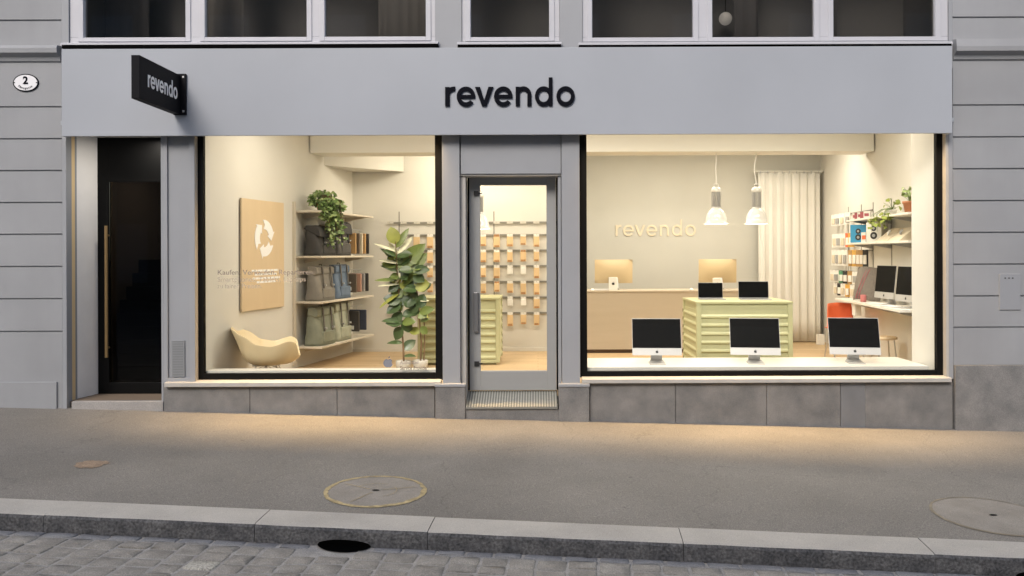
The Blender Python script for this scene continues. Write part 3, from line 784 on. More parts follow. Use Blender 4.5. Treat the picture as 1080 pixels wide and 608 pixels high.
# stair hall behind the dark glass
M['hall'] = mat('dim_hall_plaster', (0.35, 0.33, 0.31), 0.85)
mb = MB()
mb.box(edx0 - 0.3, edx1 + 0.015, 2.6, 2.65, zd, 3.0); mb.box(edx0 - 0.3, edx1 + 0.015, ny + 0.06, 2.6, zd - 0.05, zd); mb.box(edx0 - 0.35, edx0 - 0.3, ny + .06, 2.65, zd, 3.0)
mb.box(edx0 - 0.3, edx1 + 0.015, ny + .06, 2.6, 2.97, 3.0)
mb.build('stair_hall', M['hall'], B)
mb = MB()
for k in range(9): mb.box(X(172, 1.6) - 0.5 + 0.0 + 0.075 * k - 0.35, edx1 + 0.013, 1.5, 2.5, zd + 0.002 + 0.16 * k, zd + 0.158 + 0.16 * k)
mb.build('stair', M['dark_metal'], B)

t = thing('hall_lamp', 'dim ceiling lamp of the stair hall behind the dark entrance door', 'lamp', (edx0 + .4, 1.9, 2.96))
MB().lathe([(.09, -.05), (.10, -.02), (.10, -.001)], (edx0 + .4, 1.9, 2.966), 20).build('housing', M['white_pl'], t)
HALL = (edx0 + .4, 1.9, 2.90)
# ------------------------------------------------------------------ signs
wpc, wlen = word('revendo', 0.0, 0.225)
xw0, xw1 = X(470, fy - .02), X(606.5, fy - .02); sc_ = (xw1 - xw0) / wlen; zb_ = Z(112.0, fy - .02, 538)
S = thing('shop_lettering', 'dark raised letters spelling revendo across the grey fascia', 'sign', ((xw0 + xw1) / 2, fy, zb_))
for p, a in wpc:
    letter_mb(p, lambda u, v, c: (xw0 + (a + u) * sc_, fy - 0.004 - c, zb_ + v * sc_), 0.014).build('letter', M['letter_black'], S)
S = thing('projecting_sign', 'black blade sign reading revendo projecting from the fascia above the left door', 'sign', (-3.573, fy, 3.1))
bx1 = -3.573; bx0 = bx1 - 0.077; by0, by1 = -1.011, -0.15; bz0, bz1 = 3.10, 3.492
MB().box(bx0, bx1, by0, by1, bz0, bz1).build('sign_panel', M['sign_black'], S, bevel=0.004)
PL = MB().box(bx0 + 0.005, bx1 + 0.055, -0.15, fy - 0.001, bz0 - 0.005, bz1 + 0.015).build('wall_bracket', M['sign_black'], S, bevel=0.003)
for z in (bz0 + 0.03, bz1 - 0.02):
    MB().box(bx1 + 0.022, bx1 + 0.042, -0.157, -0.149, z - 0.01, z + 0.01).build('bolt', M['silver'], PL, bevel=0.003)
wl, ww = word('revendo', 0.0, 0.225); L0, L1 = by0 + 0.155, by1 - 0.075; s2 = (L1 - L0) / ww
mb = MB()
for p, a in wl:
    q = letter_mb(p, lambda u, v, c: (bx1 + 0.001 + c, L0 + (a + u) * s2, 3.235 + v * s2 * 1.2), 0.003)
    mb.add(q.v, q.f)
mb.build('sign_lettering', M['white_letter'], S)
# house number
cx, cz = X(27.8, -.01), Z(87.5, -.01, 28)
S = thing('house_number', 'oval white enamel house number plate reading 2 with dark rim', 'house number', (cx, 0, cz))
def oval(a, b, y0, y1):
    mb = MB(); n = 40
    return mb.prism([(a * math.cos(2 * PI * i / n), b * math.sin(2 * PI * i / n)) for i in range(n)], lambda u, v: (cx + u, y0, cz + v), lambda u, v: (cx + u, y1, cz + v))
oval(0.131, 0.091, -0.003, -0.010).build('rim', M['letter_black'], S)
oval(0.119, 0.080, -0.004, -0.014).build('plate', M['enamel'], S)
vs, fs = text_mesh('2', 0.105, 0.001, 'CENTER', 0.003)
MB().add([(cx + v.x * 1.0, -0.0165 - v.z, cz - 0.012 + v.y) for v in vs], fs).build('numeral', M['letter_black'], S)
mb = MB(); st = 'Münzgasse'
for i, ch in enumerate(st):
    vs, fs = text_mesh(ch, 0.032, 0.0008, 'CENTER')
    a = math.radians(-90 + (i - 4) * 11.5); ca, sa = 0.092 * math.cos(a), 0.066 * math.sin(a)
    ro = (i - 4) * math.radians(8)
    mb.add([(cx + ca + v.x * math.cos(ro) - v.y * math.sin(ro), -0.0160 - v.z, cz + sa + v.x * math.sin(ro) + v.y * math.cos(ro)) for v in vs], fs)
mb.build('lettering', M['letter_black'], S)
for s in (-1, 1): MB().box(cx + s * 0.112 - .005, cx + s * 0.112 + .005, -0.017, -0.013, cz - .005, cz + .005).build('screw', M['dark_metal'], S)

# ================================================================== INTERIOR SHELL
def lwx(y): return -3.481 + 0.19 * y
NL = Vector((1, -0.19, 0)).normalized()
def WL(y, off, z): return (lwx(y) + off * NL.x, y + off * NL.y, z)
def rwx(y): return 4.276 + 0.07 * y
def WR(y, off, z): return (rwx(y) - off, y, z)
ZF, ZC = 0.25, 3.45
def wallq(a, b, z0, z1, th):      # vertical slab from a to b (2D), thickness vector
    mb = MB()
    return mb.hexa([(a[0], a[1], z0), (b[0], b[1], z0), (b[0] + th[0], b[1] + th[1], z0), (a[0] + th[0], a[1] + th[1], z0),
                    (a[0], a[1], z1), (b[0], b[1], z1), (b[0] + th[0], b[1] + th[1], z1), (a[0] + th[0], a[1] + th[1], z1)])
struct(MB().box(-3.75, 5.0, 0.29, 5.6, ZF - 0.06, ZF), 'floor', M['floor'])
struct(MB().box(-3.75, 5.0, 0.191, 5.6, ZC, ZC + 0.06), 'ceiling', M['ceil'])
struct(wallq((lwx(0.14), 0.14), (lwx(3.9), 3.9), ZF - .1, ZC + .03, (-0.1, 0.02)), 'wall_left', M['wall_in'])
struct(MB().box(lwx(3.9) - 0.1, 0.46, 3.9, 4.0, ZF - .1, ZC + .03), 'wall_back', M['wall_in'])
struct(MB().box(0.36, 0.46, 4.0, 5.2, ZF - .1, ZC + .03), 'wall_return', M['wall_in'])
struct(MB().box(0.36, 4.9, 5.2, 5.3, ZF - .1, ZC + .03), 'wall_rear', M['wall_grey'])
struct(wallq((rwx(0.5), 0.5), (rwx(5.2), 5.2), ZF - .1, ZC + .03, (0.1, 0.0)), 'wall_right', M['wall_in'])
struct(wallq((X(989, .14), 0.14), (X(961.5, 0.48), 0.48), ZF - .1, ZC + .03, (0.30, 0.02)), 'window_pier', M['wall_in'])
struct(MB().box(lwx(2.5) + 0.02, rwx(2.5) - 0.02, 2.5, 2.93, 3.03, ZC), 'ceiling_beam', M['ceil'])
# wedge shaped soffit in the back left corner
yb_ = 3.9
struct(MB().prism([(lwx(2.95), 2.95), (X(426, yb_ - .02), yb_ - .02), (lwx(3.9), yb_ - .02)], lambda a, b: (a, b, Z(181.5, 3.9, 400)), lambda a, b: (a, b, ZC - .001)), 'corner_soffit', M['wall_in'])
# window ledges inside
struct(MB().box(X(214, .14) + .02, X(459, .14) + .04, 0.136, 0.30, ZF - .2, Z(390.5, 0.16, 330)), 'window_ledge', M['white_lacq'])
# baseboard
struct(MB().box(lwx(3.9), 0.45, 3.885, 3.899, ZF, ZF + 0.05), 'skirting', M['wall_in'])

# platform table inside the right window
zt_ = 0.513
P = thing('display_table', 'low cream display platform running along the right window under three computers', 'display table', (2.3, 0.5, ZF))
MB().box(X(614, .14), X(963, .5), 0.145, 0.92, zt_ - 0.04, zt_).build('table_top', M['white_lacq'], P, bevel=0.003)
MB().box(X(618, .2), X(955, .5), 0.2, 0.86, ZF, zt_ - 0.041).build('table_base', M['white_lacq'], P)

# ================================================================== COMPUTERS
M['emblem'] = mat('dark_emblem', (0.02, 0.02, 0.02), 0.4)
M['emblem_grey'] = mat('bluish_grey_film', (0.17, 0.19, 0.24), 0.8, spec=.1)
def all_in_one(name, label, loc, rz, group, w=0.525, h=0.308, chin=0.075, lift=0.088, back_m=None, emblem=True, sc=1.0, tilt=0.33):
    """local: faces -y, base at z = 0"""
    t = thing(name, label, 'computer', loc, rz, group)
    bm_ = back_m or M['silver']
    z0 = lift; z1 = lift + chin + h; th = 0.010; e_ = .004
    def tp(x, y, z): return (x * sc, (y + (z - z0) * tilt) * sc, z * sc)
    mb = MB()
    # curved back housing
    def hs(u, v):
        a = (u - 0.5) * 2; b = (v - 0.5) * 2
        bulge = 0.038 * (1 - abs(a) ** 2.4) * (1 - abs(b) ** 2.4)
        return tp(a * w / 2, th + bulge, z0 + (z1 - z0) * v)
    mb.grid(hs, 10, 8)
    mb.hexa([tp(-w / 2, 0, z0), tp(w / 2, 0, z0), tp(w / 2, th, z0), tp(-w / 2, th, z0), tp(-w / 2, 0, z1), tp(w / 2, 0, z1), tp(w / 2, th, z1), tp(-w / 2, th, z1)])
    mb.build('housing', bm_, t, world=False)
    MB().hexa([tp(-w / 2 + e_, -.0025, z0 + chin), tp(w / 2 - e_, -.0025, z0 + chin), tp(w / 2 - e_, -.0002, z0 + chin), tp(-w / 2 + e_, -.0002, z0 + chin),
               tp(-w / 2 + e_, -.0025, z1 - e_), tp(w / 2 - e_, -.0025, z1 - e_), tp(w / 2 - e_, -.0002, z1 - e_), tp(-w / 2 + e_, -.0002, z1 - e_)]).build('display', M['screen'], t, world=False)
    ch_ = MB().hexa([tp(-w / 2, -.003, z0), tp(w / 2, -.003, z0), tp(w / 2, -.0002, z0), tp(-w / 2, -.0002, z0),
               tp(-w / 2, -.003, z0 + chin - .001), tp(w / 2, -.003, z0 + chin - .001), tp(w / 2, -.0002, z0 + chin - .001), tp(-w / 2, -.0002, z0 + chin - .001)]).build('chin', bm_, t, world=False)
    if emblem:
        body, leaf = apple_outline(0.036)
        mb = MB()
        for q in (body, leaf): mb.prism(q, lambda a, b: tp(a, -.0031, z0 + chin / 2 + b - .002), lambda a, b: tp(a, -.0042, z0 + chin / 2 + b - .002))
        mb.build('emblem', M['emblem'], ch_, world=False)
    # stand: bent sheet - foot plate and rising neck
    def prof(u, wd): return wd
    hy = .06 * tilt + .02
    pts = [(-0.10, 0.0), (-0.10, 0.006), (0.085, 0.010), (0.105, 0.03), (hy + .012, lift + 0.075), (hy + .03, lift + 0.075), (0.125, 0.03), (0.115, 0.0)]
    wd = 0.085
    mb = MB(); mb.prism([(a, b) for a, b in pts], lambda a, b: (-wd * sc * (1.0 if b < .03 else .72), a * sc, b * sc), lambda a, b: (wd * sc * (1.0 if b < .03 else .72), a * sc, b * sc))
    mb.build('stand', M['silver'], t, world=False, bevel=0.002)
    return t
grp = 'computers on the window platform'
for px, rz_, d, lab in ((693, -0.06, 9.0, 'silver desktop computer on the window platform, nearest the shop door'),
                     (797, -0.13, 9.0, 'silver desktop computer on the window platform in front of the green drawer cabinet'),
                     (902.5, -0.15, 9.0, 'silver desktop computer on the window platform in front of the orange chair')):
    y = d - D
    all_in_one('desktop_computer', lab, ((px - PX) * d / F, y + .02, zt_ + .0005), -rz_ * 1.0 if False else rz_, grp)
# two on the wall desk at the right
ZD = 1.07
for y, lab, rz_ in ((1.56, 'dark screened desktop computer on the right wall desk beside the grey cushion', -1.48), (.84, 'dark screened desktop computer on the right wall desk, partly hidden by the window pier', -1.48)):
    p = WR(y, 0.22, ZD + .0005)
    all_in_one('desktop_computer', lab, p, rz_, 'computers on the right wall desk', lift=0.07, tilt=0.1, h=.32, w=.46)
# ================================================================== BACK COUNTER
yc = 12.2 - D
K = thing('counter', 'long beige wooden service counter in front of the rear wall', 'counter', (1.9, yc, ZF))
kx0, kx1 = 0.50, X(799, yc)
MB().box(kx0, kx1, yc, yc + 0.6, ZF + 0.055, 1.13).build('counter_body', M['counter'], K)
MB().box(kx0 - .005, kx1 + .01, yc - 0.012, yc + 0.62, 1.131, 1.155).build('counter_top', M['counter'], K, bevel=0.003)
MB().box(kx0 + .03, kx1 - .03, yc + 0.05, yc + 0.55, ZF, ZF + .054).build('kick_plate', mat('brown_kick_plate', (.14, .09, .06), .6), K)
M['tanback'] = mat('tan_orange_metal', (0.60, 0.475, 0.29), 0.5)
for px, lab in ((647, 'tan backed computer at the left end of the counter, seen from behind'), (756.5, 'tan backed computer on the counter behind the smaller laptop, seen from behind')):
    d = 12.55
    all_in_one('desktop_computer', lab, ((px - PX) * d / F, d - D, 1.156), PI, 'tan computers on the counter', w=0.56, h=0.30, chin=0.05, lift=0.095, back_m=M['tanback'], emblem=False, tilt=0.06)
def phone_box(px, w, h, label, d=12.3):
    x = (px - PX) * d / F; y = d - D
    t = thing('phone_box', label, 'box', (x, y, 1.156), 0.05, 'white boxes on the counter')
    MB().box(-w / 2, w / 2, -0.02, 0.02, 0, h).build('carton', M['card'], t, world=False, bevel=0.002)
    body, leaf = apple_outline(0.05); mb = MB()
    for q in (body, leaf): mb.prism(q, lambda a, b: (a, -.0202, h * .5 + b), lambda a, b: (a, -.0215, h * .5 + b))
    mb.build('emblem', M['emblem'], t, world=False)
phone_box(646.5, 0.125, 0.19, 'white carton with dark fruit emblem on the left part of the counter')
phone_box(756, 0.115, 0.17, 'white carton with dark fruit emblem behind the smaller laptop')
def mouse(px, label, d=12.32):
    x = (px - PX) * d / F
    o = MB().grid(lambda u, v: (0.03 * math.sin(PI * v) * math.cos(2 * PI * u), 0.055 * math.cos(PI * v) * -1, 0.028 * max(0, math.sin(PI * v)) * max(0.0, math.sin(2 * PI * u))), 12, 8).build('computer_mouse', M['white_pl'], loc=None)
    o.location = (x, d - D, 1.157)
    tag(o, label, 'mouse', 'white mice on the counter')
mouse(624.5, 'white computer mouse at the far left end of the counter'); mouse(729, 'white computer mouse on the counter just left of the smaller laptop')
def keyboard(loc, rz, w, label, group=None, m='white_pl'):
    t = thing('keyboard', label, 'keyboard', loc, rz, group)
    MB().hexa([(-w / 2, -.055, 0), (w / 2, -.055, 0), (w / 2, .055, 0), (-w / 2, .055, 0), (-w / 2, -.055, .006), (w / 2, -.055, .006), (w / 2, .055, .016), (-w / 2, .055, .016)]).build('key_tray', M['silver'], t, world=False, bevel=0.002)
    mb = MB()
    for r in range(4):
        for c in range(13):
            x0 = -w / 2 + .012 + c * (w - .024) / 13; y0 = -.046 + r * .024
            zz = .006 + (y0 + .055) / .11 * .010
            mb.box(x0, x0 + (w - .024) / 13 * .85, y0, y0 + .02, zz, zz + .005)
    mb.build('keys', M[m], t, world=False)
keyboard(((634 - PX) * 12.35 / F, 12.35 - D, 1.156), 0, 0.28, 'white keyboard on the counter beside the white carton', 'white keyboards')
keyboard(WR(1.55, 0.31, ZD + .0005), -1.35, 0.30, 'white keyboard on the right wall desk in front of the farther screen', 'white keyboards')
keyboard(WR(1.02, 0.32, ZD + .0005), -1.45, 0.30, 'white keyboard on the right wall desk in front of the nearer screen', 'white keyboards')

# wooden lettering on the rear wall
yw = 5.2
wl, ww = word('revendo', 0.10, 0.17); x0, x1 = X(649.5, yw - .03), X(735, yw - .03); s3 = (x1 - x0) / ww; zl = Z(249, yw - .03, 690)
S = thing('wall_lettering', 'pale wooden letters spelling revendo on the rear wall above the counter', 'sign', ((x0 + x1) / 2, yw, zl))
M['pale_wood'] = mat('pale_birch', (0.78, 0.68, 0.52), 0.5, var=0.03)
for p, a in wl:
    letter_mb(p, lambda u, v, c: (x0 + (a + u) * s3, yw - 0.004 - c, zl + v * s3), 0.014).build('letter', M['pale_wood'], S)

# ================================================================== GREEN DRAWER CABINETS
def plan_chest(label, x0, x1, y0, y1, zt, n=7):
    t = thing('drawer_cabinet', label, 'cabinet', ((x0 + x1) / 2, (y0 + y1) / 2, ZF), group='pale green drawer cabinets')
    fr = 0.055
    MB().box(x0 + .02, x1 - .02, y0 + .02, y1 - .01, ZF + .06, zt - .028).build('carcass', M['green'], t)
    MB().box(x0 - .004, x1 + .004, y0 - .004, y1, zt - .027, zt).build('cabinet_top', M['green'], t, bevel=0.004)
    MB().box(x0 + .05, x1 - .05, y0 + .05, y1 - .05, ZF, ZF + .06).build('base', M['green'], t)
    mb = MB()
    for xa, xb in ((x0, x0 + fr), (x1 - fr, x1)):
        for ya in (y0, y1 - fr):
            MB().box(xa, xb, ya, ya + fr, ZF + .03, zt - .028).build('corner_post', M['green'], t, bevel=0.004)
    MB().box(x0 + fr, x1 - fr, y0, y0 + .02, ZF + .03, ZF + .07).build('bottom_rail', M['green'], t)
    H = (zt - .10 - ZF - .07) / n
    for k in range(n):
        zb = ZF + .072 + k * H + (0.0); ztp = zb + H - .006
        # front: recessed sheet with a folded pull lip at its lower edge
        prof = [(y0 + .024, ztp), (y0 + .019, ztp), (y0 + .015, zb + .048), (y0 - .001, zb + .030), (y0 - .003, zb + .012), (y0 + .010, zb), (y0 + .024, zb)]
        d_ = MB().xprism(prof, x0 + fr + .002, x1 - fr - .002).build('drawer', M['green'], t)
        mb = MB()
        for xs in (x0 + fr + .05, x1 - fr - .075):
            MB().box(xs, xs + .03, y0 + .0135, y0 + .019, zb + .055, zb + .085).build('drawer_pull', M['green'], d_)
        # pressed ridges on both flanks with a dark slot at the rear post
        for xs, sg in ((x0, 1), (x1, -1)):
            pr = [(xs + sg * .021, ztp), (xs + sg * .016, ztp), (xs + sg * .013, zb + .05), (xs + sg * .0, zb + .03), (xs + sg * .0, zb + .012), (xs + sg * .012, zb), (xs + sg * .021, zb)]
            MB().prism(pr, lambda a, b: (a, y0 + fr + .002, b), lambda a, b: (a, y1 - fr - .002, b)).build('side_ridge', M['green'], t)
            MB().box(xs - .002 if sg > 0 else xs - .02, xs + .02 if sg > 0 else xs + .002, y1 - fr + .012, y1 - .012, zb + .02, zb + .06).build('slot', M['shadow_gap'], t)
    return t
cz_ = 1.124
CA = plan_chest('pale green ribbed drawer cabinet in the right window carrying two laptops', X(734.5, 9.88 - D), X(836, 9.88 - D), 9.88 - D, 10.83 - D, cz_)
CB = plan_chest('pale green ribbed drawer cabinet standing behind the glass shop door', X(440, 10.95 - D), X(527, 10.95 - D), 10.95 - D, 11.75 - D, cz_)

def laptop(label, x, y, w, rz, ht):
    t = thing('laptop', label, 'laptop', (x, y, cz_ + .0005), rz, 'laptops on the green cabinet')
    dp = w * .68
    MB().box(-w / 2, w / 2, -dp * .55, dp * .45, 0, .012).build('base', M['graph'], t, world=False, bevel=0.003)
    MB().box(-w / 2 + .02, w / 2 - .02, -dp * .1, dp * .36, .0122, .0135).build('keyboard_field', M['emblem'], t, world=False)
    lean = .12
    def q(xx, yy, zz): return (xx, dp * .45 - .006 + zz * lean + yy, .012 + zz)
    lid = MB().hexa([q(-w / 2, 0, 0), q(w / 2, 0, 0), q(w / 2, .006, 0), q(-w / 2, .006, 0), q(-w / 2, 0, ht), q(w / 2, 0, ht), q(w / 2, .006, ht), q(-w / 2, .006, ht)]).build('lid', M['graph'], t, world=False, bevel=0.002)
    e = .004
    MB().hexa([q(-w / 2 + e, -.002, e * 2), q(w / 2 - e, -.002, e * 2), q(w / 2 - e, -.0003, e * 2), q(-w / 2 + e, -.0003, e * 2), q(-w / 2 + e, -.002, ht - e), q(w / 2 - e, -.002, ht - e), q(w / 2 - e, -.0003, ht - e), q(-w / 2 + e, -.0003, ht - e)]).build('display', M['screen'], lid, world=False)
laptop('smaller open laptop with black screen at the left of the green cabinet', (750.5 - PX) * 10.35 / F, 10.35 - D, 0.305, -.04, 0.19)
laptop('larger open laptop with black screen at the middle of the green cabinet', (796 - PX) * 10.3 / F, 10.3 - D, 0.365, -.10, 0.205)

# ================================================================== PENDANT LAMPS
def pendant(label, px, pyb, d, top_z, sway=0.0):
    x = (px - PX) * d / F; y = d - D; zb = Z(pyb, y, px); R = 0.142
    t = thing('pendant_lamp', label, 'lamp', (x, y, zb), group='white pendant lamps')
    MB().lathe([(R * 1.12, 0.0), (R * 1.12, .012), (R * 1.0, .018), (R * .98, .07), (R * .88, .13), (R * .66, .18), (R * .36, .208), (R * .34, .238), (R * .63, .174), (R * .85, .125), (R * .94, .058), (R * .97, .012), (R * 1.08, .006)], (x, y, zb), 32, cap=False).build('lamp_shade', M['lamp_white'], t)
    mb = MB(); mb.lathe([(.058, .206), (.058, .228), (.05, .230)], (x, y, zb), 24); mb.build('collar', M['lamp_white'], t)
    mb = MB(); prof = []
    N = 36; vs = []
    for z in (.230, .425):
        for k in range(N):
            r = .064 if k % 2 else .056; a = 2 * PI * k / N
            vs.append((x + r * math.cos(a), y + r * math.sin(a), zb + z))
    mb.add(vs, [(k, (k + 1) % N, N + (k + 1) % N, N + k) for k in range(N)] + [tuple(range(N)), tuple(range(N, 2 * N))])
    mb.build('ribbed_neck', M['lamp_grey'], t)
    mb = MB(); mb.lathe([(.066, .426), (.066, .465), (.05, .49), (.02, .50)], (x, y, zb), 20)
    mb.tube([(x + .03 * math.cos(a), y, zb + .515 + .03 * math.sin(a)) for a in [i * PI / 8 for i in range(-4, 13)]], .006, 6)
    mb.build('lamp_cap', M['lamp_white'], t)
    pts = [(x + sway * math.sin(PI * s) + 0.004 * math.sin(9 * s), y, zb + .53 + (top_z - zb - .53) * s) for s in [i / 14 for i in range(15)]]
    MB().tube(pts, .008, 8).build('cord', M['white_pl'], t)
    mb = MB(); mb.lathe([(.001, .03), (.035, .035), (.045, .06), (.035, .10), (.02, .13), (.02, .165)], (x, y, zb), 16); mb.build('bulb', M['bulb'], t)
    L = bpy.data.lights.new('bulb_light', 'POINT'); L.energy = 5; L.color = (1, .78, .5); L.shadow_soft_size = .05
    lo = bpy.data.objects.new('bulb_light', L); C.objects.link(lo); lo.parent = t; lo.location = (0, 0, -0.03)
pendant('white dome pendant lamp with straight cord, left of the pair over the green cabinet', 755.5, 236.5, 11.33, 3.03)
pendant('white dome pendant lamp with kinked cord in front of the curtain', 798, 236.5, 11.33, 3.03, -0.022)
pendant('white dome pendant lamp cut off by the left edge of the shop door glass', 505, 242, 11.33, 3.03)

# ================================================================== CURTAIN
yk = 5.0
kx0, kx1 = X(800, yk), X(865, yk); kz0, kz1 = Z(361, yk, 830) + .01, Z(182, yk, 830)
t = thing('curtain', 'floor length cream curtain hanging from a track in the rear corner', 'curtain', ((kx0 + kx1) / 2, yk, kz0))
MB().grid(lambda u, v: (kx0 + (kx1 - kx0) * u, yk + (.018 * math.sin(u * 2 * PI * 7.5 + .4 * math.sin(3 * u)) + .006 * math.sin(u * 2 * PI * 16 + 2)) * (1 - .35 * v), kz0 + (kz1 - kz0) * v), 150, 8).build('fabric', M['cloth'], t, solid=.004)
MB().box(kx0 - .08, kx1 + .05, yk - .02, yk + .02, kz1 + .002, kz1 + .03).build('track', M['wall_grey'], t)
mb = MB()
for k in range(9):
    x = kx0 + .03 + (kx1 - kx0 - .06) * k / 8; MB().box(x - .006, x + .006, yk - .026, yk - .021, kz1 - .02, kz1 + .022).build('hook', M['graph'], t)
# small white box on the floor by the curtain
o = MB().box(X(862, 4.6), X(869.5, 4.6), 4.6, 4.68, ZF + .001, ZF + .16).build('carton', M['card'], bevel=.004)
tag(o, 'small white carton on the floor between the curtain and the right wall', 'box')

# ================================================================== HOOK WALL
yh = 3.9
rows = [235, 248.2, 264.5, 281, 297.5, 314, 330.5]
cols_door = [509.5, 523.8, 537.8, 551.8, 565.8]
cols_left = [411.5, 425.5, 439.5, 453.5]
ordn = ['top', 'second', 'third', 'fourth', 'fifth', 'sixth', 'bottom']
M['rail'] = mat('grey_perforated_rail', (0.24, 0.23, 0.20), 0.5, metal=0.2)
M['rail_lt'] = mat('pale_rail', (0.60, 0.57, 0.50), 0.6)
hx0, hx1 = X(411, yh - .02), X(590, yh - .02)
hx1 = min(hx1, 0.44)
for i, r in enumerate(rows):
    z = Z(r, yh - .02, 520)
    t = thing('hook_rail', f'grey horizontal hook rail on the back wall, {ordn[i]} one of seven', 'rail', ((hx0 + hx1) / 2, yh, z), group='hook rails on the back wall')
    MB().box(hx0, hx1, yh - .022, yh - .002, z - .014, z + .014).build('bar', M['rail'] if i else M['rail'], t)
    for px in cols_left + [467.5, 481.5, 495.5] + cols_door:
        x = X(px, yh - .05)
        MB().box(x - .045, x + .045, yh - .026, yh - .0225, z - .02, z + .022).build('tab', M['rail_lt'], t)
        MB().tube([(x, yh - .02, z), (x, yh - .10, z), (x, yh - .11, z + .012)], .003, 6).build('hook', M['graph'], t)
for px, lab in ((421, 'thin grey upright strip behind the tall plant holding the hook rails'), (521, 'thin grey upright strip behind the shop door holding the hook rails')):
    tag(MB().box(X(px, yh - .01) - .008, X(px, yh - .01) + .008, yh - .0019, yh - .0005, Z(345, yh), Z(223, yh)).build('wall_upright', M['rail']), lab, 'rail', 'uprights of the hook wall')
proto = {}
def make_pack(kind):
    t = thing('hanging_pack', '', 'pack', (0, 0, 0))
    w, h = (.092, .16) if kind != 'white' else (.085, .10)
    body = {'kraft': M['kraft'], 'brown': M['kraft'], 'white': M['card']}[kind]
    MB().hexa([(-w / 2, -.012, -h), (w / 2, -.012, -h), (w / 2, .012, -h), (-w / 2, .012, -h), (-w / 2 * .98, -.010, -.012), (w / 2 * .98, -.010, -.012), (w / 2 * .98, .010, -.012), (-w / 2 * .98, .010, -.012)]).build('sleeve', body, t, world=False, bevel=.004)
    MB().box(-w * .42, w * .42, -.003, .003, -.0119, .022).build('header_card', M['card'] if kind != 'brown' else M['kraft_dk'], t, world=False, bevel=.002)
    if kind != 'white':
        MB().box(-w * .36, w * .36, -.0135, -.0122, -h * .98, -h * .80).build('print_band', M['kraft_dk'], t, world=False)
    return t
def pack(px, row, kind, label, grp):
    if kind not in proto:
        proto[kind] = make_pack(kind); o = proto[kind]
    else: o = copy_tree(proto[kind])
    o.location = (X(px, yh - .07), yh - .07, Z(rows[row], yh - .05, 520) - .012 )
    o.rotation_euler = (0, 0, random.uniform(-.2, .2)); o.scale = (random.uniform(.88, 1.05), 1, random.uniform(.82, 1.12))
    o['label'] = label; o['category'] = 'pack'; o['group'] = grp
pat = {1: 'kbkkk', 2: 'kkkbk', 3: 'kkwwk', 4: 'kbkkk', 5: '..wwk', 6: '..kkk'}
cname = ['first', 'second', 'third', 'fourth', 'fifth']
for r, s in pat.items():
    for c, ch in enumerate(s):
        if ch == '.': continue
        kind = {'k': 'kraft', 'b': 'brown', 'w': 'white'}[ch]
        desc = {'k': 'orange kraft pack', 'b': 'orange kraft pack with brown header', 'w': 'small white pack'}[ch]
        pack(cols_door[c], r, kind, f'{desc} behind door, {ordn[r]} rail, {cname[c]} column from left', 'packs hanging on the hook wall')
for r, cs in {1: (2, 3), 2: (3,), 3: (2, 3), 4: (3,)}.items():
    for c in cs:
        pack(cols_left[c], r, 'kraft', f'orange kraft pack behind the tall plant, {ordn[r]} rail, {"nearest the window frame" if c == 3 else "beside the stems"}', 'packs hanging on the hook wall')

# ================================================================== LEFT WALL: board, shelves, bags
def wl_prism(mb, poly, y_off0, y_off1):
    """poly in (s along wall = y, z); offsets from wall"""
    return mb.prism(poly, lambda a, b: WL(a, y_off0, b), lambda a, b: WL(a, y_off1, b))
b0, b1, bz0_, bz1_ = 0.805, 1.765, 1.055, 2.325
t = thing('wall_board', 'tall plywood board with white three arrow recycling symbol on the left wall', 'board', WL(1.285, 0, bz0_))
wl_prism(MB(), [(b0, bz0_), (b1, bz0_), (b1, bz1_), (b0, bz1_)], 0.012, 0.034).build('panel', M['ply'], t, bevel=.002)
sc0, zc0 = 1.29, 1.885
mb = MB()
for k in range(3):
    a0 = 90 + 8 - k * 120; a1 = a0 - 78
    ro, ri, rm_ = .215, .105, .16
    poly = arc(0, 0, ro, a0, a1, 12) + [(( .245) * math.cos(math.radians(a1)), .245 * math.sin(math.radians(a1))), (rm_ * 1.0 * math.cos(math.radians(a1 - 30)), rm_ * math.sin(math.radians(a1 - 30))), (.075 * math.cos(math.radians(a1)), .075 * math.sin(math.radians(a1)))] + arc(0, 0, ri, a1, a0, 12)
    poly.insert(len(poly), (rm_ * .98 * math.cos(math.radians(a0 - 12)), rm_ * .98 * math.sin(math.radians(a0 - 12))))
    wl_prism(mb, [(sc0 + p[0], zc0 + p[1]) for p in poly], .0345, .040)
mb.build('symbol', M['white_letter'], t)
mb = MB()
for i, (a, b, zz) in enumerate(((1.01, 1.62, 286.5), (1.08, 1.58, 290.5), (1.03, 1.66, 294.5), (1.12, 1.55, 298.5))):
    z = Z(zz, 1.3, 277); s = a
    while s < b:
        L = random.uniform(.05, .12); wl_prism(mb, [(s, z), (min(s + L, b), z), (min(s + L, b), z + .024), (s, z + .024)], .0345, .036); s += L + .012
mb.build('caption', M['white_letter'], t)

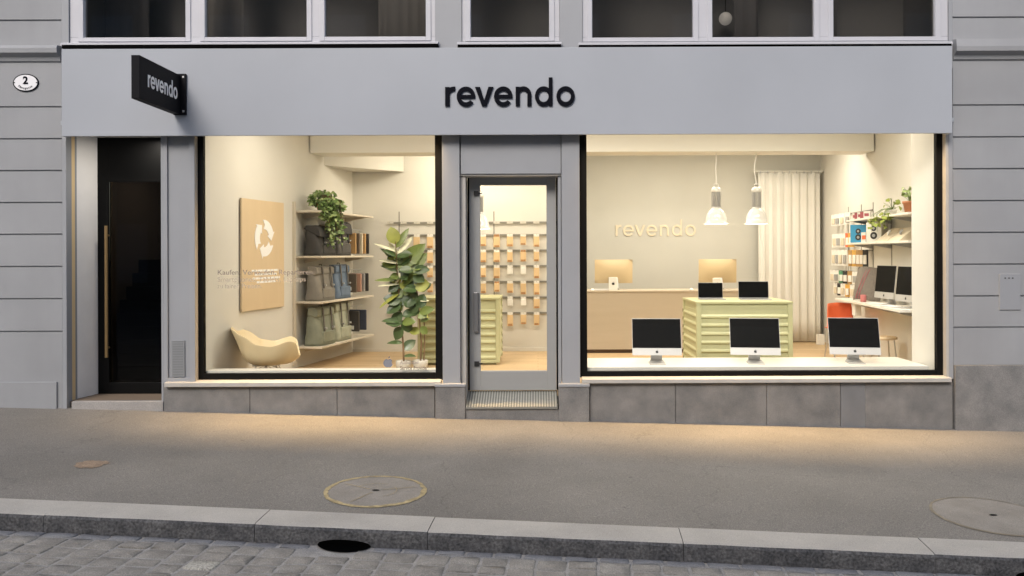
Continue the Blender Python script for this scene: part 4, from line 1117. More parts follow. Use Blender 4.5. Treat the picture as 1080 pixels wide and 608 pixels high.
SY0, SY1, SO = 2.11, 3.86, 0.36
SZ = [2.25, 1.675, 1.095, 0.525]
sn = ['top', 'second', 'third', 'lowest']
for z, nme in zip(SZ, sn):
    t = thing('wall_shelf', f'cream {nme} wall shelf beside the recycling board', 'shelf', WL((SY0 + SY1) / 2, 0, z), group='shelves on the left wall')
    MB().prism([(SY0, 0.0), (SY0, SO), (SY1, SO - .02), (SY1, 0)], lambda a, b: WL(a, b + .004, z - .026), lambda a, b: WL(a, b + .004, z)).build('board', M['shelf'], t, bevel=.003)
    for yy in (SY0 + .25, SY1 - .25):
        mb = MB().prism([(.006, z - .027), (SO - .06, z - .027), (SO - .06, z - .04), (.03, z - .09), (.006, z - .09)], lambda a, b: WL(yy, a, b), lambda a, b: WL(yy + .012, a, b))
        mb.build('bracket', M['shelf'], t)
t = tag(MB().prism([(2.04, 0.002), (2.04, .035), (2.075, .035), (2.075, .002)], lambda a, b: WL(a, b, .3), lambda a, b: WL(a, b, 2.36)).build('wall_rail', M['shelf']), 'pale vertical rail at the near end of the left shelves', 'rail')

def bag(name, label, yc, z, w, h, dep, m, mflap, style, group):
    SM = M['strap'] if style == 'flap' else M['strap_lt']
    """bag standing on a shelf, facing out from the left wall; local x along the wall, -y out to the room"""
    rz = math.atan2(1, 0.19)            # local +x -> along wall
    p = WL(yc, 0.19, z + .001)
    t = thing(name, label, 'bag', p, rz + 0.0, group)
    # body: superellipse section, slightly slumped
    def body(u, v):
        a = 2 * PI * u
        e = 0.45
        cx_ = math.copysign(abs(math.cos(a)) ** e, math.cos(a)); cy_ = math.copysign(abs(math.sin(a)) ** e, math.sin(a))
        k = 1.0 - 0.10 * v ** 2 + .02 * math.sin(9 * v + 3 * a) * v
        kd = 1.0 - (0.55 * v ** 3 if style == 'roll' else 0.35 * v ** 4)
        return (cx_ * w / 2 * k, cy_ * dep / 2 * kd + .012 * math.sin(5 * v + a), h * v * (0.86 if style == 'roll' else 0.97))
    mb = MB(); mb.grid(body, 28, 10, closed=True)
    n = 28
    mb.f.append(tuple(10 * n + i for i in range(n))); mb.sm.append(True); mb.mi.append(0)
    mb.f.append(tuple(range(n - 1, -1, -1))); mb.sm.append(False); mb.mi.append(0)
    mb.build('body', m, t, world=False)
    if style == 'roll':
        z0 = h * .80
        MB().xprism([(-dep * .30, z0 - .03), (-dep * .36, z0), (-dep * .34, z0 + h * .15), (-dep * .1, z0 + h * .2), (dep * .2, z0 + h * .19), (dep * .25, z0)], -w * .47, w * .47).build('flap', mflap, t, world=False, bevel=.012, segs=3, smooth_all=False)
    else:
        MB().xprism([(-dep * .53, h * .62), (-dep * .55, h * .66), (-dep * .47, h * .93), (-dep * .2, h * 1.02), (dep * .3, h * 1.02), (dep * .42, h * .9)], -w * .47, w * .47).build('flap', mflap, t, world=False, bevel=.015, segs=3)
    for s in (-.22, .22):
        x = w * s
        st_ = MB().xprism([(-dep * .5 - .012, h * .2), (-dep * .5 - .006, h * .2), (-dep * .38, h * .9), (-dep * .36, h * .98), (-dep * .40, h * .98), (-dep * .44, h * .9)], x - .013, x + .013).build('strap', SM, t, world=False)
        MB().box(x - .016, x + .016, -dep * .5 - .03, -dep * .5 - .004, h * .42, h * .47).build('buckle', M['graph'], st_, world=False)
    MB().tube([(-.04, 0, h * .97), (-.03, 0, h * 1.04), (.03, 0, h * 1.04), (.04, 0, h * .97)], .007, 6).build('handle', SM, t, world=False)
    pk = MB().box(-w * .32, w * .32, -dep * .5 - .018, -dep * .42, h * .07, h * .36).build('front_pocket', m, t, world=False, bevel=.014, segs=3)
    MB().tube([(w * .46, dep * .3, h * .8), (w * .5, dep * .55, h * .5), (w * .47, dep * .4, h * .04)], .012, 6).build('shoulder_strap', M['strap'], t, world=False)
    return t
M['strap'] = mat('dark_webbing', (0.03, 0.03, 0.03), 0.8)
M['bag_black'] = mat('black_canvas', (0.042, 0.04, 0.039), 0.75, bump=.3, bscale=300, var=.15, vscale=9)
M['bag_char'] = mat('charcoal_canvas', (0.085, 0.08, 0.075), 0.8, bump=.3, bscale=300, var=.15, vscale=9)
M['bag_grey'] = mat('taupe_canvas', (0.215, 0.20, 0.175), 0.85, bump=.3, bscale=300, var=.12, vscale=9)
M['bag_blue'] = mat('slate_blue_canvas', (0.125, 0.17, 0.24), 0.85, bump=.3, bscale=300, var=.12, vscale=9)
M['bag_sage'] = mat('sage_grey_canvas', (0.23, 0.245, 0.185), 0.85, bump=.3, bscale=300, var=.12, vscale=9)
M['bag_sage2'] = mat('pale_sage_canvas', (0.36, 0.375, 0.29), 0.85, bump=.3, bscale=300, var=.12, vscale=9)
bg = 'bags on the left shelves'
bag('backpack', 'black flap backpack under the trailing plant on the second left shelf', 2.43, SZ[1], .58, .38, .24, M['bag_black'], M['bag_black'], 'flap', bg)
bag('backpack', 'charcoal taller bag between the black backpack and the hanging magazines', 2.98, SZ[1], .46, .46, .22, M['bag_char'], M['bag_black'], 'flap', bg)
bag('backpack', 'taupe grey roll top backpack on the third left shelf', 2.43, SZ[2], .55, .45, .22, M['bag_grey'], M['bag_grey'], 'roll', bg)
bag('backpack', 'slate blue roll top backpack on the third left shelf', 2.98, SZ[2], .48, .46, .20, M['bag_blue'], M['bag_blue'], 'roll', bg)
bag('backpack', 'sage grey roll top backpack at the near end of the lowest left shelf', 2.42, SZ[3], .54, .49, .24, M['bag_sage'], M['bag_sage'], 'roll', bg)
bag('backpack', 'paler sage roll top backpack, second on the lowest left shelf', 2.97, SZ[3], .50, .52, .22, M['bag_sage2'], M['bag_sage2'], 'roll', bg)

def sleeve(label, y, z1, h, wd, m, off0=.05, labelplate=False, grp='sleeves and covers hanging at the far end of the left shelves', cat='sleeve', name='laptop_sleeve'):
    """thin upright cover hung with its broad side towards the near end of the shelf"""
    p = WL(y, 0, z1)
    t = thing(name, label, cat, p, math.atan2(NL.y, NL.x) , grp)
    # local x = out from wall, y = along the wall
    MB().box(off0, off0 + wd, -.014, .014, -h, 0).build('cover', m, t, world=False, bevel=.012, segs=3)
    MB().tube([(off0 + wd * .5, 0, -.003), (off0 + wd * .5, 0, .05)], .004, 6).build('hook', M['graph'], t, world=False)
    if labelplate:
        MB().box(off0 + wd * .45, off0 + wd * .75, -.0165, -.0142, -h * .9, -h * .72).build('tag', M['card'], t, world=False)
M['pink'] = mat('dusty_pink_felt', (0.48, 0.28, 0.21), .9); M['felt'] = mat('dark_felt', (0.055, 0.05, 0.045), .9)
M['felt_b'] = mat('dark_blue_felt', (0.05, 0.06, 0.09), .9); M['tan'] = mat('tan_leather', (0.48, 0.29, 0.12), .6); M['olive'] = mat('brown_felt', (0.13, 0.10, 0.07), .9)
M['cream'] = mat('cream_card', (0.66, 0.58, 0.44), .7)
r1 = [(3.22, M['tan'], 'tan printed cover hung nearest on the second left shelf row'), (3.34, M['olive'], 'brown cover hung behind the tan cover, upper row'), (3.45, M['cream'], 'cream cover hung in the middle of the upper row'), (3.56, M['tan'], 'tan narrow cover hung behind the cream cover, upper row'), (3.68, M['felt'], 'dark cover hung last in the upper row by the corner')]
for k, (y, m_, lab) in enumerate(r1): sleeve(lab, y, 1.99 , .29, .30, m_, labelplate=False)
for y, m_, lab in [(3.26, M['olive'], 'brown felt laptop sleeve with white tag hung in the middle row'), (3.42, M['pink'], 'dusty pink laptop sleeve hung in the middle row'), (3.55, M['graph'], 'grey laptop sleeve hung behind the pink one'), (3.68, M['felt'], 'black laptop sleeve hung last in the middle row')]:
    sleeve(lab, y, 1.42, .26, .29, m_, labelplate=(m_ is M['olive']))
for y, m_, lab in [(3.30, M['felt'], 'dark laptop sleeve with white tag hung in the lowest row'), (3.55, M['felt_b'], 'dark blue laptop sleeve hung behind the dark one, lowest row')]:
    sleeve(lab, y, .90, .29, .31, m_, labelplate=(m_ is M['felt']))
# hanging hooks rails under shelves
for z, nme in ((1.99, 'upper'), (1.42, 'middle'), (.90, 'lowest')):
    o = MB().prism([(3.15, .13), (3.15, .145), (3.78, .145), (3.78, .13)], lambda a, b: WL(a, b + .05, z + .05), lambda a, b: WL(a, b + .05, z + .062)).build('hanging_rail', M['graph'])
    tag(o, f'thin metal rail carrying the {nme} row of hanging covers', 'rail', 'hanging rails under the left shelves')

# ------------------------------------------------------------------ plants
def leaf_geo(mb, base, direction, normal, L, W, droop=0.25, fold=0.18, n=7, tip=1.0):
    d = Vector(direction).normalized(); nn = Vector(normal); nn = (nn - d * nn.dot(d)).normalized(); s = d.cross(nn).normalized()
    base = Vector(base); vs = []
    for i in range(n + 1):
        u = i / n
        wd = W * 0.5 * (math.sin(PI * u ** 0.85) ** 0.75) * (1 if u < 1 else 0)
        c = base + d * (L * u) - nn * (droop * L * u * u)
        for k in (-1, -.5, 0, .5, 1):
            vs.append(c + s * (wd * k) + nn * (fold * wd * abs(k)))
    fs = []
    for i in range(n):
        for k in range(4): fs.append((i * 5 + k, i * 5 + k + 1, (i + 1) * 5 + k + 1, (i + 1) * 5 + k))
    mb.add(vs, fs, True)

def ficus():
    d0 = 10.45; y0 = d0 - D
    def at(px, py, dd=0.0): return Vector(((px - PX) * (d0 + dd) / F, y0 + dd, Z(py, y0 + dd, px)))
    base1 = at(425, 389); base2 = at(443, 388, .05)
    base1.z = base2.z = ZF + .001
    t = thing('rubber_plant', 'tall rubber plant with broad glossy green and cream leaves behind the left window', 'plant', (0.5 * (base1.x + base2.x), y0, ZF))
    st1 = [at(425.5, 384), at(425, 365), at(423, 340, .03), at(421, 315, .02), at(419, 290), at(418, 268), at(417, 255)]
    st2 = [at(443, 384, .06), at(444, 360, .08), at(442, 335, .05), at(440, 310, .05), at(436, 290, .02), at(432, 270)]
    MB().tube(st1, [.013, .012, .011, .010, .008, .006, .004], 8).build('stem', M['stem'], t)
    MB().tube(st2, [.012, .011, .010, .009, .007, .005], 8).build('stem', M['stem'], t)
    MB().tube([at(446.5, 384, .1), at(448, 350, .12), at(446, 330, .1)], [.009, .008, .006], 8).build('stem', M['stem'], t)
    # leaves: (base px, base py, tip px, tip py, width m, material, depth lean, facing)
    LV = [(417, 258, 412.5, 240, .135, 'leaf_y', 0.1, 0.2), (418, 262, 430, 241, .07, 'leaf_m', .15, .5), (418, 266, 396, 257, .05, 'leaf_w', -.3, 1), (420, 268, 434, 249, .06, 'leaf_w', .3, .4),
          (419, 275, 402, 262, .075, 'leaf_d', -.2, .9), (420, 278, 401, 274, .06, 'leaf_w', -.35, .9), (422, 282, 446, 258, .16, 'leaf_m', .0, .1), (421, 280, 434, 268, .10, 'leaf_d', .1, .3),
          (420, 287, 403, 279, .075, 'leaf_d', -.2, .8), (428, 288, 449, 268, .15, 'leaf_m', .1, .15), (420, 286, 428, 272, .08, 'leaf_w', .2, .3), (432, 289, 452, 283, .10, 'leaf_m', .2, .7),
          (421, 296, 396, 295, .07, 'leaf_m', -.3, .9), (421, 300, 400, 300, .05, 'leaf_w', -.4, 1.), (436, 302, 452, 299, .15, 'leaf_y', .1, .1), (424, 302, 436, 288, .10, 'leaf_m', .2, .4),
          (422, 305, 411, 292, .09, 'leaf_d', .1, .4), (423, 318, 405, 314, .13, 'leaf_d', -.1, .3), (423, 320, 408, 330, .12, 'leaf_d', -.1, .3), (424, 322, 439, 309, .16, 'leaf_d', .1, .1),
          (440, 325, 447, 311, .12, 'leaf_d', .1, .2), (424, 334, 440, 326, .10, 'leaf_d', .15, .5), (424, 340, 404, 336, .08, 'leaf_d', -.3, .8), (424, 345, 416, 358, .12, 'leaf_d', .0, .2),
          (424, 338, 434, 350, .11, 'leaf_d', .1, .3), (425, 362, 409, 360, .065, 'leaf_d', -.2, .9), (425, 369, 437, 359, .10, 'leaf_d', .1, .3), (442, 352, 431, 346, .09, 'leaf_y', .2, .4),
          (443, 340, 452, 336, .07, 'leaf_m', .2, .8), (424, 328, 415, 318, .11, 'leaf_m', .2, .2), (425, 376, 437, 374, .06, 'leaf_d', -.2, 1.), (436, 290, 447, 297, .11, 'leaf_d', .0, .2),
          (421, 310, 399, 322, .05, 'leaf_y', -.3, .9), (426, 312, 434, 300, .09, 'leaf_m', .25, .5), (443, 318, 452, 316, .06, 'leaf_w', .2, .9), (438, 300, 442, 283, .10, 'leaf_d', .2, .3),
          (419, 284, 411, 268, .10, 'leaf_m', .1, .2), (421, 292, 432, 284, .11, 'leaf_d', .1, .2), (420, 300, 410, 308, .09, 'leaf_d', -.1, .4), (424, 314, 413, 303, .11, 'leaf_m', .1, .2), (425, 318, 437, 322, .10, 'leaf_d', .0, .3),
          (441, 322, 432, 330, .10, 'leaf_d', .1, .2), (436, 296, 426, 290, .10, 'leaf_m', .15, .3), (424, 330, 412, 342, .11, 'leaf_d', .0, .2), (443, 345, 450, 352, .08, 'leaf_m', .1, .3), (440, 312, 432, 318, .12, 'leaf_d', .1, .1), (422, 274, 410, 256, .06, 'leaf_w', .1, .3), (432, 276, 443, 272, .10, 'leaf_m', .1, .3), (422, 288, 415, 300, .08, 'leaf_w', .0, .5)]
    rl = random.Random(5)
    for k in range(38):
        ax_, ay_ = rl.choice([(419, 280), (421, 300), (423, 320), (424, 340), (440, 305), (442, 330), (436, 285), (422, 292), (418, 270)])
        an = rl.uniform(-1.2, 1.2) + (PI if rl.random() < .5 else 0); ln_ = rl.uniform(13, 19)
        LV.append((ax_, ay_, ax_ + ln_ * math.cos(an) * .9, ay_ - abs(ln_ * math.sin(an)) * rl.uniform(-.5, 1), rl.uniform(.075, .115), rl.choice(['leaf_d', 'leaf_d', 'leaf_d', 'leaf_m', 'leaf_m', 'leaf_y']), rl.uniform(-.5, .5), rl.uniform(.1, .7)))
    groups = {}
    for (bx_, by_, tx_, ty_, wd, mm, lean, face) in LV:
        b_ = at(bx_, by_); tp_ = at(tx_, ty_, lean * .25)
        dirv = tp_ - b_; L = dirv.length * 1.06
        nrm = Vector((random.uniform(-.3, .3), -1 + .55 * face, .2 + .75 * face))
        mb = groups.setdefault(mm, MB())
        leaf_geo(mb, b_, dirv, nrm, L, wd * 1.3, droop=random.uniform(.02, .22), fold=.16)
    for mm, mb in groups.items():
        mb.build('foliage', M[mm], t)
    for q, (b_, nme) in enumerate(((base1, 0), (base2, 1))):
        j = MB().lathe([(.06, .0), (.085, .02), (.095, .12), (.088, .125), (.080, .09), (.01, .085)], tuple(b_), 24, cap=False).build('pot', mat('pale_grey_pot', (.50, .48, .43), .4), t)
        MB().lathe([(.001, .098), (.080, .092), (.081, .088)], tuple(b_), 20, cap=False).build('soil', M['soil'], j)
ficus()

def leaf_cloud(mb, pts, size, flat=0.5):
    for p in pts:
        a = random.uniform(0, 2 * PI); el = random.uniform(-1.0, .5)
        dv = Vector((math.cos(a) * math.cos(el), math.sin(a) * math.cos(el), math.sin(el)))
        nv = Vector((random.uniform(-.6, .6), random.uniform(-1, .2), random.uniform(.1, 1)))
        s = size * random.uniform(.65, 1.25)
        leaf_geo(mb, p, dv, nv, s, s * .8, droop=.2, fold=.2, n=3)
def trailing():
    c = Vector(WL(2.36, .25, SZ[0])); 
    t = thing('trailing_plant', 'bushy trailing ivy in a terracotta pot on the top left shelf, hanging over the edge', 'plant', tuple(c))
    pz = c.z + .001
    MB().lathe([(.055, 0), (.075, .11), (.082, .112), (.082, .14), (.074, .14), (.066, .12)], (c.x, c.y, pz), 20).build('pot', M['terra'], t)
    A, Bm, S_ = MB(), MB(), MB()
    up = []
    for k in range(330):            # crown over the pot
        a = random.uniform(0, 2 * PI); r = .165 * math.sqrt(random.random())
        up.append(c + Vector((r * math.cos(a) * .95, r * math.sin(a), .16 + random.uniform(-.12, .13) * (1 - r / .4))))
    for k in range(42):            # trailing strands in front of the shelf edge
        y = 2.14 + random.random() * .46; off = SO + random.uniform(-.02, .10)
        ln = random.uniform(.15, .62) if y > 2.30 else random.uniform(.05, .25)
        x_, y_, _ = WL(y, off, 0)
        pts = []
        for i in range(9):
            u = i / 8
            if u < .25:
                q = Vector((c.x + (x_ - c.x) * u * 4, c.y + (y_ - c.y) * u * 4, pz + .15 + .05 * math.sin(PI * u * 4)))
            else: q = Vector((x_ + .02 * math.sin(5 * u + k), y_ + .02 * math.cos(4 * u + k), pz + .13 - ln * (u - .25) / .75))
            pts.append(q)
        S_.tube(pts, .0035, 5, cap=False)
        for i in range(2, 9):
            for _ in range(3): up.append(pts[i] + Vector((random.uniform(-.035, .035), random.uniform(-.035, .035), random.uniform(-.03, .03))))
    leaf_cloud(A, [p for i, p in enumerate(up) if i % 3], .055); leaf_cloud(Bm, [p for i, p in enumerate(up) if i % 3 == 0], .055)
    A.build('foliage', M['ivy'], t); Bm.build('foliage', M['ivy2'], t); S_.build('stem', M['stem'], t)
trailing()

# ------------------------------------------------------------------ armchair
def armchair():
    d = 9.28; x = (281 - PX) * d / F
    t = thing('armchair', 'pale yellow moulded shell armchair on wire legs in the left window', 'armchair', (x, d - D, ZF), math.radians(14))
    # local +x = forward
    def R(a):
        ca, sa = abs(math.cos(a)), abs(math.sin(a)); n_ = 2.7
        return 1 / ((ca / .335) ** n_ + (sa / .31) ** n_) ** (1 / n_)
    def H(a):
        # a = 0 front ... pi back
        k = abs(a)
        pts = [(0, .085), (.32, .10), (.62, .255), (.85, .275), (1.45, .225), (1.85, .245), (2.25, .35), (2.6, .405), (PI, .415)]
        for (a0, h0), (a1, h1) in zip(pts, pts[1:]):
            if k <= a1 + 1e-6:
                u = (k - a0) / (a1 - a0); u = u * u * (3 - 2 * u); return h0 + (h1 - h0) * u
        return pts[-1][1]
    def sh(u, v):
        a = (u - .5) * 2 * PI
        r = R(a) * (.12 + .88 * v ** .52)
        h = H(a) * v ** 2.3
        back = max(0, -math.cos(a))
        bk = min(1, back * 1.6)
        r += .025 * bk * v * v + .03 * bk * max(0, v - .80) / .20      # raked back with rolled lip
        return (r * math.cos(a) + .02, r * math.sin(a) * 1.0, .24 + h)
    mb = MB(); mb.grid(sh, 56, 16, closed=True)
    n = 56
    mb.f.append(tuple(range(n))); mb.sm.append(True); mb.mi.append(0)
    mb.build('seat_shell', M['yshell'], t, world=False, solid=.008, sub=1)
    mb = MB()
    for sx, sy in ((1, 1), (1, -1), (-1, 1), (-1, -1)):
        mb.tube([(sx * .10, sy * .10, .235), (sx * .24, sy * .22, .004)], .006, 8)
        mb.tube([(sx * .24, sy * .22, .012), (-sx * .02, sy * .06, .23)], .005, 8)
    for s in (-1, 1): mb.tube([(-.24, s * .22, .10), (0, s * .16, .22), (.24, s * .22, .10)], .005, 8)
    mb.tube([(-.14, .12, .238), (.14, .12, .238), (.14, -.12, .238), (-.14, -.12, .238), (-.14, .12, .238)], .006, 8)
    mb.build('wire_base', M['wire'], t, world=False)
armchair()

# ------------------------------------------------------------------ window film texts
yg = 0.075 + 0.0235
M['film'] = mat('grey_window_film', (0.24, 0.22, 0.20), .8, spec=.1)
M['film2'] = mat('light_grey_window_film', (0.36, 0.33, 0.29), .8, spec=.1)
t = thing('window_lettering', 'small grey three line lettering stuck on the left shop window', 'lettering', (X(229, yg), yg, Z(300, yg, 280)))
for s, py, m_, px1 in (('Kaufen, Verkaufen, Reparieren:', 289.8, 'film', 331), ('Smartphones, Tablets, Laptops', 297.2, 'film2', 322), ('zu fairen Preisen.', 304.2, 'film2', 276)):
    vs, fs = text_mesh(s, .075, .0003, 'LEFT', .0008 if m_ == 'film' else 0)
    k = (X(px1, yg) - X(229, yg)) / text_width(vs)
    MB().add([(X(229, yg) + v.x * k, yg - .001 - v.z, Z(py, yg, 280) + v.y * .95) for v in vs], fs).build('text_line', M[m_], t)
t = thing('window_emblem', 'bluish grey fruit emblem with small dark text low on the left shop window', 'emblem', (X(409, yg), yg, Z(389, yg, 409)))
body, leaf = apple_outline(.115); mb = MB(); ax, az = X(409, yg), Z(383.3, yg, 409)
for q in (body, leaf): mb.prism(q, lambda a, b: (ax + a, yg - .0006, az + b), lambda a, b: (ax + a, yg - .0012, az + b))
mb.build('emblem_mark', M['emblem_grey'], t)
for s, py in (('Authorised', 384.2), ('Service Provider', 390.2)):
    vs, fs = text_mesh(s, .052, .0003, 'LEFT', .0008)
    k = (X(451 if 'S' in s[0] else 441, yg) - X(421.5, yg)) / text_width(vs)
    MB().add([(X(421.5, yg) + v.x * k, yg - .001 - v.z, Z(py, yg, 435) + v.y) for v in vs], fs).build('text_line', mat('dark_window_film', (0.10, 0.085, 0.075), .6) if 'S' in s[0] else M['film'], t)

# ================================================================== RIGHT WALL SHELVING
def wr_box(mb, y0, y1, o0, o1, z0, z1):
    return mb.prism([(y0, o0), (y1, o0), (y1, o1), (y0, o1)], lambda a, b: WR(a, b, z0), lambda a, b: WR(a, b, z1))
for z, nme, y1, o1 in ((2.13, 'top', 2.80, .30), (1.822, 'second', 2.80, .30)):
    t = thing('wall_shelf', f'white {nme} shelf on the right wall above the desk', 'shelf', WR(1.7, 0, z), group='shelves on the right wall')
    wr_box(MB(), .54, y1, .004, o1, z - .024, z).build('board', M['white_lacq'], t, bevel=.003)
    for yy in (1.2, 1.9, 2.6): MB().prism([(.006, z - .025), (.26, z - .025), (.26, z - .035), (.02, z - .08), (.006, z - .08)], lambda a, b: WR(yy, a, b), lambda a, b: WR(yy + .008, a, b)).build('bracket', M['graph'], t)
t = thing('wall_desk', 'narrow white desk on the right wall with two dark screens', 'desk', WR(1.7, 0, ZD))
wr_box(MB(), .54, 3.0, .004, .40, ZD - .03, ZD).build('desk_top', M['white_lacq'], t, bevel=.003)
for yy in (1.2, 1.9, 2.6): MB().prism([(.006, ZD - .031), (.34, ZD - .031), (.34, ZD - .045), (.03, ZD - .12), (.006, ZD - .12)], lambda a, b: WR(yy, a, b), lambda a, b: WR(yy + .01, a, b)).build('bracket', M['graph'], t)
for i, yy in enumerate((1.2, 1.9, 2.6, 3.1, 3.7)):
    mb = MB(); wr_box(mb, yy - .008, yy + .008, .0005, .006, .95 if yy < 3 else .95, 2.36)
    nth = ('nearest the window pier', 'second from the window pier', 'third, behind the cushion', 'fourth, among the hanging packs', 'fifth, nearest the rear corner')[i]
    tag(mb.build('wall_upright', M['rail']), f'slim grey slotted upright on the right wall, {nth}', 'rail', 'shelf uprights on the right wall')
# cartons on the second shelf
def carton(name, label, y, off, w, dp, h, z, m, rz=0.0, disc=None, grp='cartons on the right shelves', front=None):
    p = WR(y, off, z + .001)
    t = thing(name, label, 'box', p, -PI / 2 + rz, grp)          # local -y faces into the room
    MB().box(-w / 2, w / 2, -dp / 2, dp / 2, 0, h).build('carton', m, t, world=False, bevel=.003)
    if disc:
        for k, (cz_k, r) in enumerate(disc):
            MB().prism([(r * math.cos(2 * PI * i / 20), r * math.sin(2 * PI * i / 20)) for i in range(20)], lambda a, b: (a, -dp / 2 - .0005, cz_k + b), lambda a, b: (a, -dp / 2 - .003, cz_k + b)).build('speaker_disc', M['emblem'], t, world=False)
            MB().prism([(r * .45 * math.cos(2 * PI * i / 20), r * .45 * math.sin(2 * PI * i / 20)) for i in range(20)], lambda a, b: (a, -dp / 2 - .0035, cz_k + b), lambda a, b: (a, -dp / 2 - .0045, cz_k + b)).build('speaker_cone', M['graph'], t, world=False)
    if front: MB().box(-w * .35, w * .35, -dp / 2 - .002, -dp / 2 - .0005, h * .3, h * .7).build('print_band', front, t, world=False)
    return t
M['blue'] = mat('bright_blue_card', (0.04, 0.30, 0.56), .5); M['red'] = mat('raspberry_card', (0.36, 0.09, 0.11), .5); M['orange'] = mat('orange_red_plastic', (0.75, 0.16, 0.06), .45)
M['teal'] = mat('grey_teal_card', (0.15, 0.25, 0.28), .5)
z2 = 1.822
carton('speaker_box', 'bright blue carton with dark speaker print on the second right shelf', 2.55, .17, .22, .20, .235, z2, M['blue'], .75, [(.07, .04), (.15, .035)])
carton('speaker_box', 'white carton with dark speaker discs on the second right shelf', 1.93, .17, .20, .18, .245, z2, M['card'], .7, [(.08, .045), (.17, .035)])
carton('small_carton', 'small white and orange carton between the blue and white speaker cartons', 2.30, .19, .10, .08, .13, z2, M['card'], .6, front=M['orange'])
carton('small_carton', 'small teal carton beside the white speaker carton', 2.13, .19, .09, .08, .135, z2, M['teal'], .6)
for i, (y, m_, lab) in enumerate(((2.70, M['card'], 'white and raspberry pack at the far end of the top right shelf'), (2.60, M['red'], 'raspberry pack second from the far end of the top right shelf'), (2.48, M['card'], 'white pack with red band third from the far end of the top right shelf'), (2.36, M['red'], 'raspberry pack fourth from the far end of the top right shelf'), (2.22, M['card'], 'white pack with raspberry band nearest the upright on the top right shelf'))):
    carton('small_carton', lab, y, .2, .08, .07, .09, 2.13, m_, .9, front=M['red'] if i in (0, 2, 4) else None, grp='small packs on the top right shelf')
def wedge(y, label):
    p = WR(y, .14, z2 + .001)
    t = thing('display_stand', label, 'display stand', p, -PI / 2, 'cream display stands')
    MB().xprism([(-.13, 0), (.10, 0), (.10, .16), (.07, .16)], -.16, .16).build('stand', M['cream'], t, world=False, bevel=.003)
    MB().tube([(.02, -.045, .09), (.045, -.05, .08), (.05, -.035, .12), (.02, -.02, .13), (0, -.04, .1)], .012, 8).build('clip', M['white_pl'] if y > 1.4 else M['graph'], t, world=False)
wedge(1.53, 'slanted cream display stand with white earphone on the second right shelf'); wedge(1.12, 'slanted cream display stand with grey cable nearest the window pier')
def pot_plant(y, off, z, label, ph, pr, nleaf, spread, mats, trail=0):
    c = Vector(WR(y, off, z + .001))
    t = thing('potted_plant', label, 'plant', tuple(c), group='small plants on the top right shelf')
    MB().lathe([(pr * .7, 0), (pr * .95, ph * .78), (pr * 1.08, ph * .8), (pr * 1.08, ph), (pr * .95, ph), (pr * .9, ph * .9)], tuple(c), 18).build('pot', M['terra'] if not trail else M['white_pl'], t)
    pts = []; S_ = MB()
    for k in range(nleaf):
        a = random.uniform(0, 2 * PI); r = spread * math.sqrt(random.random()); hh = ph + random.uniform(.02, spread * 1.5)
        tip = c + Vector((r * math.cos(a), r * math.sin(a), hh)); pts.append(tip)
        S_.tube([c + Vector((0, 0, ph * .9)), c + Vector((r * .4 * math.cos(a), r * .4 * math.sin(a), hh * .8)), tip], .0025, 5)
    for k in range(trail):
        yy = y + random.uniform(-.32, .3); ln = random.uniform(.05, .2)
        q = Vector(WR(yy, off + .15, z)); prev = c + Vector((0, 0, ph))
        seq = [prev, (prev + q) / 2 + Vector((0, 0, .05)), q + Vector((0, 0, .02)), q - Vector((0, 0, ln))]
        S_.tube(seq, .003, 5)
        for i in range(7): pts.append(q + Vector((random.uniform(-.03, .03), random.uniform(-.04, .04), -ln * random.random() + .02)))
    S_.build('stem', M['ivy'], t)
    mb = MB(); leaf_cloud(mb, pts, .06); mb.build('foliage', M[mats], t)
pot_plant(.86, .16, 2.13, 'terracotta potted plant at the near end of the top right shelf', .135, .075, 16, .11, 'ivy2')
pot_plant(1.45, .15, 2.13, 'trailing lime green plant hanging over the top right shelf edge', .07, .05, 14, .10, 'lime', trail=9)
# products hanging on the far rails of the right wall
M['green_card'] = mat('green_card', (0.08, 0.25, 0.14), .6); M['black_card'] = mat('black_card', (0.03, 0.03, 0.03), .6); M['tancable'] = mat('tan_cable_card', (0.40, 0.24, 0.09), .6); M['amber'] = mat('amber_card', (0.62, 0.36, 0.08), .6)
hang = [(2.235, 'uppermost', [(4.15, 'card'), (3.95, 'card'), (3.72, 'card'), (3.45, 'card')], .14, .09),
        (1.94, 'second', [(4.10, 'card'), (3.90, 'card'), (3.68, 'card'), (3.42, 'orange'), (3.28, 'amber')], .17, .10),
        (1.70, 'third', [(4.15, 'card'), (3.97, 'card'), (3.80, 'card'), (3.58, 'card'), (3.30, 'tancable'), (3.12, 'amber'), (2.95, 'tancable'), (2.80, 'tancable'), (2.65, 'black_card')], .20, .085),
        (1.40, 'fourth', [(4.22, 'card'), (4.02, 'card'), (3.75, 'green_card'), (3.55, 'black_card'), (3.32, 'tancable'), (3.1, 'card')], .15, .10),
        (1.21, 'lowest', [(4.05, 'card'), (3.85, 'black_card'), (3.68, 'card'), (3.45, 'amber'), (3.22, 'card')], .15, .085)]
